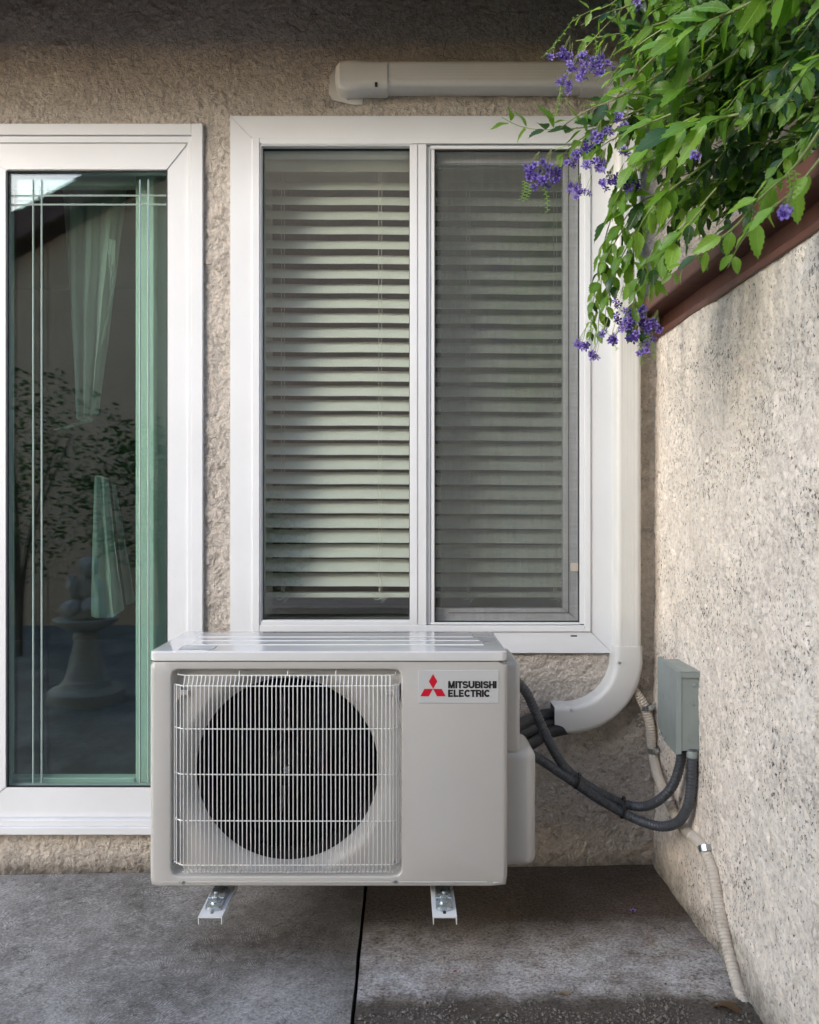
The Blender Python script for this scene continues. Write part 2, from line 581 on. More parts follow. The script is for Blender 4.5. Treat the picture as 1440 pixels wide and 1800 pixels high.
def sweep(bm, P, prof, up=None, cap=True, scale=None):
    """sweep closed 2-D profile along P with parallel transport; up: initial normal"""
    rings = []
    T0 = (P[1] - P[0]).normalized()
    n = Vector(up) if up is not None else T0.orthogonal()
    n = (n - T0 * n.dot(T0)).normalized()
    for i, p in enumerate(P):
        T = (P[min(i + 1, len(P) - 1)] - P[max(i - 1, 0)]).normalized()
        n = (n - T * n.dot(T)).normalized()
        bnm = T.cross(n)
        s = scale(i) if scale else 1.0
        rings.append([bm.verts.new(p + n * (u * s) + bnm * (v * s)) for u, v in prof])
    m = len(prof)
    for a, b in zip(rings, rings[1:]):
        for k in range(m):
            bm.faces.new((a[k], a[(k + 1) % m], b[(k + 1) % m], b[k]))
    if cap:
        bm.faces.new(rings[0][::-1])
        bm.faces.new(rings[-1])
    return bm


def circ(r, n=8):
    return [(r * math.cos(2 * math.pi * k / n), r * math.sin(2 * math.pi * k / n)) for k in range(n)]


def tube(bm, P, r, n=8, scale=None):
    return sweep(bm, [Vector(p) for p in P], circ(r, n), scale=scale)


def lathe(bm, prof, cx, cy, n=32, axis='z', c=0):
    """prof: (r, h) pairs; axis z: about vertical; axis y: about y with centre (cx, cz=cy)"""
    rings = []
    for r, h in prof:
        ring = []
        for k in range(n):
            a = 2 * math.pi * k / n
            if axis == 'z':
                ring.append(bm.verts.new((cx + r * math.cos(a), cy + r * math.sin(a), h)))
            elif axis == 'y':
                ring.append(bm.verts.new((cx + r * math.cos(a), h, cy + r * math.sin(a))))
            else:
                ring.append(bm.verts.new((h, cx + r * math.cos(a), cy + r * math.sin(a))))
        rings.append(ring)
    for a, b in zip(rings, rings[1:]):
        for k in range(n):
            bm.faces.new((a[k], a[(k + 1) % n], b[(k + 1) % n], b[k]))
    bm.faces.new(rings[0])
    bm.faces.new(rings[-1])
    return bm


def empty(name, loc=(0, 0, 0)):
    o = bpy.data.objects.new(name, None)
    col.objects.link(o)
    o.location = loc
    return o


def tag(o, label=None, cat=None, group=None, kind=None):
    if label:
        o['label'] = label
    if cat:
        o['category'] = cat
    if group:
        o['group'] = group
    if kind:
        o['kind'] = kind
    return o


def screw_mesh():
    bm = BM()
    lathe(bm, [(.0045, .004), (.0045, .001), (.0036, -.0008), (.0015, -.0012), (.0012, .0002)], 0, 0, 14, 'y')
    me = bpy.data.meshes.new('screw')
    bmesh.ops.recalc_face_normals(bm, faces=bm.faces[:])
    bm.to_mesh(me)
    bm.free()
    me.materials.append(M['zinc'])
    return me


SCREW = screw_mesh()


def screw(parent, loc, rz=0, s=1.0, rx=0, m=None):
    o = link('screw', SCREW, None, parent)
    o.location = loc
    o.rotation_euler = (rx, 0, rz)
    o.scale = (s, s, s)
    return o


# ================================================================== SETTING
WY = 2.30
rnd = random.Random(7)

bm = BM()
for s in [(-60, -60), (60, -60), (60, 60), (-60, 60)]:
    bm.verts.new((s[0], s[1], -.12))
bm.faces.new(bm.verts[:])
tag(obj('ground', bm, M['earth']), kind='structure')


def slab(x0, x1, y0, y1, mat, dz=0):
    bm = BM()
    nx, ny = 24, 160
    g = []
    for j in range(ny + 1):
        row = []
        for i in range(nx + 1):
            x = x0 + (x1 - x0) * i / nx
            if (i == nx and x1 < 0) or (i == 0 and x0 > -1):
                x += .0035 * noise.noise(Vector((y0 + (y1 - y0) * j / ny * 9, x0, 2)))
            y = y0 + (y1 - y0) * j / ny
            z = .0185 * max(-1.5, min(1.5, x)) + dz + .0025 * noise.noise(Vector((x * 3, y * 3, 1)))
            row.append(bm.verts.new((x, y, z)))
        g.append(row)
    for j in range(ny):
        for i in range(nx):
            bm.faces.new((g[j][i], g[j][i + 1], g[j + 1][i + 1], g[j + 1][i]))
    rim = g[0] + [r[-1] for r in g[1:]] + g[-1][-2::-1] + [r[0] for r in g[-2:0:-1]]
    low = [bm.verts.new((v.co.x, v.co.y, -.10)) for v in rim]
    n = len(rim)
    for i in range(n):
        bm.faces.new((rim[i], rim[(i + 1) % n], low[(i + 1) % n], low[i]))
    return tag(obj('patio_slab', bm, mat, smooth=40), kind='structure')


s1 = slab(-6, -.106, -2.6, WY - .002, M['slab_l'], .002)
s2 = slab(-.098, .80, -2.6, WY - .002, M['slab_r'], -.002)
s1['label'] = 'smooth swirl-trowelled grey concrete slab at left'
s2['label'] = 'rough brown-stained concrete slab under the pipes'

# ---------------- the house
house = empty('house', (0, WY, 0))
tag(house, 'beige stucco house wall with white window and glass door', 'house')
MI = house.matrix_world.inverted()


def H_(o):                                         # keep world placement under the house empty
    o.location = Vector(o.location) - Vector((0, WY, 0))
    return o


wx0, wx1, wz0, wz1 = X(441), X(1040), Z(1112), Z(240)      # window hole
dx0, dx1, dz0, dz1 = X(-70), X(352), Z(1460), Z(224)       # door hole
bm = BM()
T = .16
Y0, Y1 = WY, WY + T
pieces = [(-5, dx0, -.1, 3.2), (dx0, dx1, -.1, dz0), (dx0, dx1, dz1, 3.2), (dx1, wx0, -.1, 3.2),
          (wx0, wx1, -.1, wz0), (wx0, wx1, wz1, 3.2), (wx1, 4, -.1, 3.2)]
xs = sorted({p for q in pieces for p in q[:2]})
zs = sorted({p for q in pieces for p in q[2:]})


def solid(i, j):
    cx_, cz_ = (xs[i] + xs[i + 1]) / 2, (zs[j] + zs[j + 1]) / 2
    return any(p[0] < cx_ < p[1] and p[2] < cz_ < p[3] for p in pieces)


# finer cells where the relief of the stucco is in view
CELL = .0042


def refine(v, a, b):
    out = []
    for p, q_ in zip(v, v[1:]):
        out.append(p)
        if q_ > a and p < b:
            n = max(1, int((min(q_, b) - max(p, a)) / CELL))
            lo_, hi_ = max(p, a), min(q_, b)
            if lo_ > p:
                out.append(lo_)
            out += [lo_ + (hi_ - lo_) * k / n for k in range(1, n)]
            if hi_ < q_:
                out.append(hi_)
    out.append(v[-1])
    return sorted(set(out))


def relief(p, seed, crust=1.0):
    """height of the render coat in metres: trowel crust, lumps and grain"""
    q_ = Vector((p[0], p[1] + seed, p[2]))
    w_ = noise.fractal(q_ * 11, .55, 2.1, 6)
    u_ = noise.noise(q_ * 4.1 + Vector((7, 0, 0)))
    k_ = max(0.0, min(1.0, (w_ - .02) / .07)) * (.45 + .55 * max(0, min(1, u_ * 2 + .6)))
    g_ = noise.fractal(q_ * 70, .8, 2.2, 3)
    c_ = noise.noise(q_ * 135)
    m_ = noise.fractal(q_ * 26, .6, 2.2, 4)
    e_ = max(0.0, min(1.0, (m_ + .02) / .10))
    return .0030 * k_ * crust + .0020 * e_ + .0019 * g_ + .0012 * c_


xs = refine(xs, -1.22, .76)
zs = refine(zs, -.03, 2.52)
vc = {}
hide = (X(412), X(1070), Z(1140), Z(212))
_solid = {}


def solid_c(i, j):
    if (i, j) not in _solid:
        _solid[(i, j)] = solid(i, j)
    return _solid[(i, j)]



def gv(i, j, y):
    k = (i, j, y)
    if k not in vc:
        x_, z_ = xs[i], zs[j]
        y_ = y
        if y == Y0 and -1.22 < x_ < .76 and -.03 < z_ < 2.52:
            y_ = y + .0018 - relief((x_, 0, z_), 3.0)
        vc[k] = bm.verts.new((x_, y_, z_))
    return vc[k]


NXc, NZc = len(xs) - 1, len(zs) - 1
for i in range(NXc):
    for j in range(NZc):
        if not solid_c(i, j):
            continue
        bm.faces.new((gv(i, j, Y0), gv(i + 1, j, Y0), gv(i + 1, j + 1, Y0), gv(i, j + 1, Y0)))
        for di, dj, e in ((-1, 0, ((i, j), (i, j + 1))), (1, 0, ((i + 1, j), (i + 1, j + 1))), (0, -1, ((i, j), (i + 1, j))), (0, 1, ((i, j + 1), (i + 1, j + 1)))):
            a, b_ = i + di, j + dj
            if not (0 <= a < NXc and 0 <= b_ < NZc and solid_c(a, b_)):
                (p, q), (r_, s_) = e
                bm.faces.new((gv(p, q, Y0), gv(r_, s_, Y0), gv(r_, s_, Y1), gv(p, q, Y1)))
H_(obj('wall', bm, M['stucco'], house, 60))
# eave overhanging the wall, just above the picture
EY, EZ = 1.83, 2.52
H_(boxo('soffit', -5, 4, EY + .03, WY, EZ, EZ + .03, M['fascia'], house))
H_(boxo('fascia', -5, 4, EY, EY + .028, 2.37, EZ + .18, M['fascia'], house, .004))
bm = BM()
for (x, y, z) in [(-5, EY - .06, EZ + .18), (4, EY - .06, EZ + .18), (4, 5.5, EZ + 1.7), (-5, 5.5, EZ + 1.7)]:
    bm.verts.new((x, y, z))
bm.faces.new(bm.verts[:])
bmesh.ops.solidify(bm, geom=bm.faces[:], thickness=-.04)
H_(obj('roof', bm, M['roof'], house))

# interior room shell
bm = BM()
rx0, rx1, ry1, rz1 = -4.6, 3.2, 5.6, 2.58
box(bm, rx0, rx1, ry1, ry1 + .1, 0, rz1)
box(bm, rx0 - .1, rx0, Y1, ry1, 0, rz1)
box(bm, rx1, rx1 + .1, Y1, ry1, 0, rz1)
box(bm, rx0, rx1, Y1, ry1, rz1, rz1 + .05)
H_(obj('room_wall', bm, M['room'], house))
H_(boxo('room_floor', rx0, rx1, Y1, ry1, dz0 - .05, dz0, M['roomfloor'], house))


def E(name, parent, label=None):
    o = empty(name)
    o.parent = parent
    if label:
        o['label'] = label
    return o


# ---------------- sliding glass door (part of the house); the pieces are its sub-parts
bm = BM()
D = 2.285
box(bm, X(337), X(357), WY - .014, WY + .09, Z(1462), Z(218), .0015)          # right jamb
box(bm, X(-75), X(-56), WY - .014, WY + .09, Z(1462), Z(218), .0015)
box(bm, X(-56), X(337), WY - .014, WY + .09, Z(238), Z(218), .0015)          # head
box(bm, X(-56), X(337), WY - .008, WY + .09, Z(250), Z(238), .0015)
box(bm, X(330), X(337), WY - .012, WY + .08, Z(1440), Z(250), .001)
box(bm, X(-56), X(337), WY - .034, WY + .10, Z(1462), Z(1449), .0015)        # sill steps
box(bm, X(-56), X(337), WY - .024, WY + .10, Z(1449), Z(1438), .0015)
door = H_(obj('sliding_door', bm, M['vinyl'], house))
door['label'] = 'white sliding glass door with green tinted bevelled glass'


def D_(o):
    o.parent = door
    return o


mitred('door_rail', X(-52), X(331), Z(1438), Z(250), (X(62) - X(0), X(331) - X(293), Z(1385) - Z(1438), Z(250) - Z(298)),
       WY - .006, WY + .034, M['vinyl'], door, .0003, .0025)
gx0, gx1, gz0, gz1 = X(9.5), X(293.5), Z(1385.5), Z(297.5)
gb = BM()
for a in [(gx0, gx0 + .0032, gz0, gz1), (gx1 - .0032, gx1, gz0, gz1), (gx0, gx1, gz0, gz0 + .0032), (gx0, gx1, gz1 - .0032, gz1)]:
    box(gb, a[0], a[1], WY - .004, WY + .004, a[2], a[3])
obj('gasket', gb, M['gasket'], door)
boxo('pane', gx0, gx1, WY + .006, WY + .010, gz0, gz1, M['glass_door'], door)
boxo('pane', gx0, gx1, WY + .024, WY + .028, gz0, gz1, M['glass_door'], door)
# cut bevel lines of the decorative glass
gr = BM()


def rib(x0, x1, z0, z1):
    vert = (z1 - z0) > (x1 - x0)
    y = WY + .0055
    t = bmesh.new()
    if vert:
        c = (x0 + x1) / 2
        a = [t.verts.new(p) for p in ((x0, y, z0), (c, y - .002, z0), (x1, y, z0), (x0, y, z1), (c, y - .002, z1), (x1, y, z1))]
    else:
        c = (z0 + z1) / 2
        a = [t.verts.new(p) for p in ((x0, y, z0), (x0, y - .002, c), (x0, y, z1), (x1, y, z0), (x1, y - .002, c), (x1, y, z1))]
    t.faces.new((a[0], a[1], a[4], a[3]))
    t.faces.new((a[1], a[2], a[5], a[4]))
    t.faces.new((a[0], a[2], a[1]))
    t.faces.new((a[3], a[4], a[5]))
    t.faces.new((a[0], a[3], a[5], a[2]))
    merge(gr, t)


for px in (54, 69, 243, 258):
    rib(X(px - 1.6), X(px + 1.6), Z(1380), Z(312))
for py in (340, 356):
    rib(X(14), X(290), Z(py + 1.6), Z(py - 1.6))
obj('cut_line', gr, M['groove'], door)
# inner leaf and reveal, pale, seen through the green glass
boxo('inner_stile', X(243, 2.40), X(276, 2.40), 2.375, 2.41, Z(1372, 2.4), Z(312, 2.4), M['jamb'], door, .003)
boxo('inner_jamb', X(277, 2.44), X(330, 2.44), 2.415, 2.47, Z(1372, 2.4), Z(300, 2.4), M['jamb'], door, .003)
boxo('inner_rail', X(-50, 2.4), X(243, 2.4), 2.372, 2.41, Z(332, 2.4), Z(306, 2.4), M['jamb'], door, .003)
boxo('inner_rail', X(-50, 2.4), X(243, 2.4), 2.372, 2.41, Z(1395, 2.4), Z(1362, 2.4), M['jamb'], door, .003)
boxo('inner_stile', X(-30, 2.4), X(23, 2.4), 2.374, 2.41, Z(1361, 2.4), Z(333, 2.4), M['jamb'], door, .003)
for o in list(door.children):
    o.matrix_parent_inverse = Matrix.Identity(4)
# door empty location offset: children were built in world space, door sits at -WY local
for o in door.children:
    o.location = (0, 0, 0)
# (door object has zero world offset, so the children need none)

# ---------------- window
bm = BM()
fx0, fx1, fz0, fz1 = X(444), X(1037.5), Z(1110), Z(244)
yf = WY - .018
iw = X(457) - X(444)
box(bm, fx0, fx0 + iw, yf, WY + .09, fz0, fz1, .0012)
box(bm, fx1 - (X(1037.5) - X(1027)), fx1, yf, WY + .09, fz0, fz1, .0012)
box(bm, fx0 + iw, X(1027), yf + .0006, WY + .09, Z(254), fz1, .0012)
box(bm, fx0 + iw, X(1027), yf + .0006, WY + .09, fz0, Z(1099), .0012)
box(bm, X(722), X(750), WY - .014, WY + .09, Z(1099), Z(254), .0015)                 # mullion
box(bm, X(1019), X(1027), WY - .012, WY + .08, Z(1097), Z(258), .001)
box(bm, X(757), X(1019), WY - .012, WY + .08, Z(262), Z(256), .001)
box(bm, X(757), X(1019), WY - .012, WY + .08, Z(1098), Z(1094), .001)
box(bm, X(750), X(757), WY - .004, WY + .08, Z(1098), Z(255), .001)
box(bm, X(758.5), X(764), WY - .010, WY + .08, Z(1093.8), Z(262.2), .001)
win = H_(obj('window', bm, M['vinyl'], house))
win['label'] = 'white two-light sliding window with flat casing'
mitred('casing_board', X(405), X(1076), Z(1148), Z(204),
       (X(446) - X(405), X(1076) - X(1035), Z(1107) - Z(1148), Z(204) - Z(246)), WY - .012, WY + .004, M['vinyl'], win, .0004, .001)
mitred('glazing_bead', X(457), X(735), Z(1101), Z(252), (X(461) - X(457), X(735) - X(720.5), Z(1090) - Z(1101), Z(252) - Z(257.5)),
       WY - .0165, WY + .02, M['vinyl'], win, .0004, .003)
gb = BM()
for a in [(X(460), X(462), Z(1091), Z(257)), (X(719.5), X(721), Z(1091), Z(257)), (X(460), X(721), Z(1091), Z(1089)), (X(460), X(721), Z(260), Z(257))]:
    box(gb, a[0], a[1], WY + .004, WY + .012, a[2], a[3])
for a in [(X(763.4), X(766), Z(1094), Z(262)), (X(1017.5), X(1019.6), Z(1094), Z(262)), (X(763.4), X(1019.6), Z(1094.5), Z(1092)), (X(763.4), X(1019.6), Z(264.5), Z(262))]:
    box(gb, a[0], a[1], WY - .008, WY + .0, a[2], a[3])
obj('gasket', gb, M['gasket'], win)
boxo('pane', X(460), X(721), WY + .014, WY + .018, Z(1091), Z(257), M['glass_win'], win)
boxo('insect_screen', X(766), X(1017.6), WY - .002, WY - .0017, Z(1092), Z(264.4), M['screen'], win)
mitred('sash_rail', X(740, 2.33), X(1019, 2.33), Z(1093, 2.33), Z(263, 2.33),
       (.04, X(1019) - X(990), Z(1069) - Z(1093), Z(263) - Z(291)), WY + .022, WY + .055, M['vinyl'], win, .0006, .003)
rl = BM()
box(rl, X(1003), X(1004.5), WY + .0212, WY + .023, Z(1080), Z(275))
box(rl, X(790), X(1003), WY + .0212, WY + .023, Z(1080.6), Z(1079))
obj('sash_groove', rl, M['steel_dark'], win)
boxo('screen_latch', X(1004), X(1017), WY - .008, WY - .002, Z(1004.5), Z(990), plain('latch', (.42, .38, .33), .5), win, .001)
boxo('pane', X(775, 2.34), X(990, 2.34), WY + .034, WY + .038, Z(1070, 2.34), Z(290, 2.34), M['glass_win'], win)
boxo('weep_slot', X(1003), X(1014.5), WY - .0126, WY - .010, Z(1119), Z(1116.5), M['gasket'], win, .0004)
# inner reveal of the window opening
rv = BM()
box(rv, X(441), X(441) + .012, WY + .092, WY + .30, wz0, wz1)
box(rv, wx1 - .012, wx1, WY + .092, WY + .30, wz0, wz1)
box(rv, wx0 + .012, wx1 - .012, WY + .092, WY + .30, wz1 - .012, wz1)
box(rv, wx0 + .012, wx1 - .012, WY + .092, WY + .30, wz0, wz0 + .012)
obj('reveal', rv, M['jamb'], win)

# ---------------- venetian blind inside the window
BY = 2.432
blind = empty('venetian_blind', (X(735, BY), BY, Z(1040, BY)))
tag(blind, 'cream venetian blind half open inside the window', 'blind')


def L(o, root):
    o.location = Vector(o.location) - Vector(root.location)
    return o


bx0, bx1 = X(467, BY), X(1032, BY)
L(boxo('headrail', bx0 - .003, bx1, BY - .028, BY + .03, Z(284, BY), Z(262, BY), M['blind'], blind, .002), blind)
L(boxo('valance', bx0, bx1, BY - .036, BY - .030, Z(310, BY), Z(276, BY), M['blind'], blind, .001), blind)
ns = 28
th = R(47)
ysl = [338 + (1030 - 338) * (i / (ns - 1)) ** .995 for i in range(ns)]
me0 = None
for i, py in enumerate(ysl):
    if me0 is None:
        t = BM()
        NSEG = 6
        top, bot = [], []
        for k in range(NSEG + 1):
            u = -.025 + .05 * k / NSEG
            crown = .0028 * (1 - (u / .025) ** 2)
            top.append((u, crown + .0009))
            bot.append((u, crown - .0009))
        prof = top + bot[::-1]
        ends = []
        nx = 10
        for q in range(nx + 1):
            x = bx0 + (bx1 - bx0) * q / nx - (bx0 + bx1) / 2
            sag = -.0016 * math.sin(math.pi * 3 * q / nx) ** 2
            ends.append([t.verts.new((x, u, v + sag)) for u, v in prof])
        m_ = len(prof)
        for a, b_ in zip(ends, ends[1:]):
            for k in range(m_):
                t.faces.new((a[k], a[(k + 1) % m_], b_[(k + 1) % m_], b_[k]))
        t.faces.new(ends[0])
        t.faces.new(ends[-1][::-1])
        o = obj('slat', t, M['blind'], blind, 50)
        me0 = o.data
    else:
        o = link('slat', me0, None, blind)
    # lower front edge of the slat lies at pixel row py
    zc = Z(py, BY) + .025 * math.sin(th)
    o.location = Vector(((bx0 + bx1) / 2, BY, zc)) - blind.location
    o.rotation_euler = (th + rnd.uniform(-.03, .03) - .0 * i, rnd.uniform(-.0015, .0015) + .0085 * (1 - .6 * i / ns), 0)
L(boxo('bottom_rail', bx0, bx1, BY - .026, BY + .024, Z(1049, BY), Z(1041, BY), M['blind'], blind, .002), blind)
for px in (500, 669, 822, 973):
    cb = BM()
    x = X(px, BY)
    for s_ in (-.0045, .0045):
        P = [Vector((x + s_ + .0008 * math.sin(k * 1.7 + px), BY - .03 + .001 * math.sin(k * 2.3), Z(290 + (1040 - 290) * k / 40, BY))) for k in range(41)]
        tube(cb, P, .0007, 5)
    for k in range(2):
        ph = px * .7 + k
        P = catmull([(x, BY - .031, Z(1030, BY)), (x + .01 * math.cos(ph), BY - .04, Z(1046, BY)), (x - .02, BY - .036, Z(1040, BY)), (x - .012, BY - .038, Z(1052, BY)), (x + .022, BY - .036, Z(1042 + 3 * k, BY)), (x + .004, BY - .038, Z(1053 + 4 * k, BY))], 5)
        tube(cb, P, .0008, 5)
    L(obj('ladder_cord', cb, M['cord'], blind), blind)

# ---------------- cloths inside the door


def drape(name, outline_top, outline_bot, y, folds, mat, amp=.02, seed=1, label=None, cat='curtain', root_loc=None):
    """cloth strip between two polylines (px,py at depth y)"""
    t = BM()
    nu, nv = 30, 26
    rows = []
    top = catmull([Vector((p[0], 0, p[1])) for p in outline_top], 10)
    bot = catmull([Vector((p[0], 0, p[1])) for p in outline_bot], 10)
    top = resample(top, (top[0] - top[-1]).length / nu * .999) if False else top
    for i in range(nu + 1):
        a = top[round(i * (len(top) - 1) / nu)]
        b = bot[round(i * (len(bot) - 1) / nu)]
        row = []
        for j in range(nv + 1):
            p = a.lerp(b, j / nv)
            yy = y + amp * math.sin(folds * i / nu * 6.28 + seed + .6 * math.sin(j / nv * 3)) * (.5 + .5 * j / nv) + .006 * noise.noise(Vector((i * .3, j * .2, seed)))
            c = W(p.x, p.z, y)
            row.append(t.verts.new((c.x, yy, c.z)))
        rows.append(row)
    for a, b in zip(rows, rows[1:]):
        for j in range(nv):
            t.faces.new((a[j], a[j + 1], b[j + 1], b[j]))
    bmesh.ops.solidify(t, geom=t.faces[:], thickness=.0015)
    o = obj(name, t, mat, None, 60)
    return tag(o, label, cat)


drape('curtain', [(108, 322), (160, 326), (222, 326)], [(132, 732), (150, 742), (170, 726)], 2.50, 3, M['curtain'], .02, 1,
      'sheer pale curtain gathered to a narrow tie behind the door glass', 'curtain')
drape('curtain', [(190, 420), (192, 520), (178, 600)], [(205, 424), (200, 500), (182, 610)], 2.49, 1, M['curtain'], .008, 4,
      'loose fold of pale cloth beside the gathered curtain', 'cloth')
drape('towel', [(165, 838), (178, 836), (190, 842)], [(157, 1083), (195, 1086), (218, 1070)], 2.47, 2.2, M['towel'], .016, 2,
      'pale green towel hanging low inside the glass door', 'towel')
drape('towel', [(196, 850), (200, 850), (205, 856)], [(222, 1060), (230, 1062), (240, 1052)], 2.52, 1.2, M['towel'], .012, 3,
      'darker second towel half hidden behind the first one', 'towel')
drape('scarf', [(148, 738), (156, 741), (162, 738)], [(92, 756), (120, 752), (160, 742)], 2.49, 1, M['curtain'], .006, 6,
      'end of the curtain tie sticking out to the left', 'cloth')

# ================================================================== side wall, cap
SX = .731
bm = BM()
y_a, y_b = -1.2, WY - .001
ysw = [y_a + (1.30 - y_a) * k / 30 for k in range(30)] + [1.30 + (y_b - 1.30) * k / 235 for k in range(236)]
zsw = [-.1, -.05] + [-.03 + 1.555 * k / 370 for k in range(371)]
ny_, nz_ = len(ysw) - 1, len(zsw) - 1
g = []
for z in zsw:
    row = []
    for y in ysw:
        x = SX - .008 * (1 - z / 1.5) + .006 * noise.noise(Vector((0, y * 3, z * 3))) + .003 * noise.noise(Vector((4, y * 9, z * 9)))
        if y > 1.29:
            x -= relief((0, y, z), 11.0, .6) * .38 + .0022 * max(-.4, min(.5, noise.fractal(Vector((3, y * 10, z * 7)), .6, 2.1, 3)))
            x += .0016 * max(0, noise.noise(Vector((2, y * 48, z * 34))) - .25) * 6
        row.append(bm.verts.new((x, y, z)))
    g.append(row)
for j in range(nz_):
    for i in range(ny_):
        bm.faces.new((g[j][i], g[j][i + 1], g[j + 1][i + 1], g[j + 1][i]))
rim = g[0] + [r[-1] for r in g[1:]] + g[-1][-2::-1] + [r[0] for r in g[-2:0:-1]]
back = [bm.verts.new((SX + .16, v.co.y, v.co.z)) for v in rim]
n_ = len(rim)
for i in range(n_):
    bm.faces.new((rim[i], rim[(i + 1) % n_], back[(i + 1) % n_], back[i]))
bm.faces.new(back)
gw = empty('garden_wall', (SX, .5, 0))
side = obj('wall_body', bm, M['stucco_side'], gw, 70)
side.location = -Vector(gw.location)
tag(gw, 'pale pitted stucco side wall with red-brown timber cap meeting the house corner', 'wall')

cap = gw
L(boxo('cap_board', .678, 1.0, -1.2, WY - .012, 1.588, 1.630, M['redwood'], cap, .003), cap)
L(boxo('backing_board', .742, .98, -1.2, WY - .003, 1.542, 1.5875, M['redwood'], cap), cap)
L(boxo('trim_strip', .722, .96, -1.2, WY - .004, 1.524, 1.5415, M['redwood'], cap, .002), cap)

# ================================================================== duct cover
duct = empty('pipe_duct_cover', (.6365, WY, .7))
tag(duct, 'white plastic pipe duct cover bending from the top of the wall down to the unit', 'duct cover')


def rr_profile(w_, d_, r=.012, flutes=0, open_back=False):
    """profile (n=out of the wall, b=across)"""
    pts = []
    hw = w_ / 2
    pts.append((0, -hw))
    k = 5
    for i in range(k + 1):
        a = math.pi / 2 * i / k
        pts.append((d_ - r + r * math.sin(a), -hw + r - r * math.cos(a)))
    if flutes:
        nf = flutes
        a0, a1 = -hw + r + .004, hw - r - .004
        for i in range(nf * 2 + 1):
            pts.append((d_ - (.0007 if i % 2 else 0.0), a0 + (a1 - a0) * i / (nf * 2)))
    for i in range(k + 1):
        a = math.pi / 2 * (1 - i / k)
        pts.append((d_ - r + r * math.sin(a), hw - r + r * math.cos(a)))
    pts.append((0, hw))
    return pts


def duct_seg(name, P, w_, d_, fl=0, r=.013, hollow=False, mat='vinyl_old'):
    bm = BM()
    P = [Vector(p) for p in P]
    sweep(bm, P, rr_profile(w_, d_, r, fl), up=(0, -1, 0), cap=not hollow)
    if hollow:
        bmesh.ops.solidify(bm, geom=bm.faces[:], thickness=.002)
    bmesh.ops.triangulate(bm, faces=[f for f in bm.faces if len(f.verts) > 4])
    return L(obj(name, bm, M[mat], duct, 32), duct)


yb = WY - .001
vx = .6365
duct_seg('straight_duct', [(vx, yb, Z(1142, 2.24)), (vx, yb, 1.4), (vx, yb, 2.20)], .071, .062, 9)
cx_, cz_, rr_ = .466, .614, .1705
P = [(vx, yb, Z(1137, 2.235)), (vx, yb, .632)]
for k in range(0, 25):
    a = math.pi / 2 * k / 24
    P.append((cx_ + rr_ * math.cos(a), yb, cz_ - rr_ * math.sin(a)))
P.append((.4265, yb, cz_ - rr_))
duct_seg('bend_duct', P, .080, .0655, 0, .016)
L(boxo('mouth_shade_plate', .4262, .4270, yb - .062, yb - .003, cz_ - rr_ - .036, cz_ - rr_ + .036, M['gasket'], duct), duct)  # dark plate stands for the shade inside the open duct end
# top elbow hidden in leaves, horizontal run and wall inlet
hz = (Z(104, 2.235) + Z(148, 2.235)) / 2
P = [(vx, yb, 2.16)]
rt = .07
for k in range(0, 17):
    a = math.pi / 2 * k / 16
    P.append((vx - rt + rt * math.cos(a), yb, hz - rt + rt * math.sin(a)))
P.append((vx - rt - .06, yb, hz))
duct_seg('corner_duct', P, .080, .067, 0, .016)
duct_seg('straight_duct', [(vx - rt - .05, yb, hz), (.3, yb, hz), (X(678, 2.24), yb, hz)], .071, .062, 9)
bm = BM()
P = []
xr, xl = X(681, 2.235), X(588, 2.235)
PR = [(xr, 1.0), (xr - .05, 1.0), (xr - .075, 1.05), (xl + .06, 1.14), (xl + .035, 1.13), (xl + .015, 1.0), (xl + .004, .72), (xl, .35)]
prof = rr_profile(.077, .066, .018)
rings = []
for x, s in PR:
    rings.append([bm.verts.new((x, yb - u * (1 if s > .9 else s ** .5), hz - .003 + v * s)) for u, v in prof])
for a, b in zip(rings, rings[1:]):
    for k in range(len(prof)):
        bm.faces.new((a[k], a[(k + 1) % len(prof)], b[(k + 1) % len(prof)], b[k]))
bm.faces.new(rings[0])
bm.faces.new(rings[-1])
L(obj('wall_inlet', bm, M['vinyl_old'], duct, 40), duct)
bm = BM()
fl = []
for (x, z) in [(xl - .022, hz - .03), (xl - .010, hz - .048), (xl + .05, hz - .062), (xl + .075, hz - .062), (xl + .08, hz - .03), (xl + .08, hz + .035), (xl, hz + .045), (xl - .02, hz + .02)]:
    fl.append((x, z))
prism_y(bm, fl, yb - .004, yb, .001)
L(obj('wall_flange', bm, M['vinyl_old'], duct), duct)
for (px, py, dd) in [(577, 143, 2.29), (611, 173, 2.29)]:
    L(screw(duct, (X(px, dd), yb - .005, Z(py, dd)), s=.8), duct)
bm = box(BM(), X(659, 2.24), X(664, 2.24), WY - .066, WY - .060, Z(153, 2.24), Z(139, 2.24), .0006)
L(obj('clip_slot', bm, M['gasket'], duct), duct)
for (px, py, dd) in [(1086, 1164, 2.24), (1003, 1247, 2.24)]:
    L(screw(duct, (X(px, dd) + .002, WY - .069, Z(py, dd)), s=.9), duct)
for (px, py) in [(1132, 1168), (1006, 1291)]:
    L(screw(duct, (X(px, 2.24), WY - .04, Z(py, 2.24)), s=.9), duct)

# ================================================================== outdoor unit
UX0, UX1, UY0, UY1, UZ0, UZ1 = -.5665, .2352, 1.78, 2.065, .192, .717
unit = empty('air_conditioner', (-.16, 1.92, .17))
tag(unit, 'ivory outdoor air conditioner unit with wire fan grille below the window', 'air conditioner')


def U(o):
    return L(o, unit)


lidz = Z(1162, 1.78)
fcx, fcz = -.2653, .4400
NA = 192
angs = sorted([2 * math.pi * k / NA for k in range(NA)])


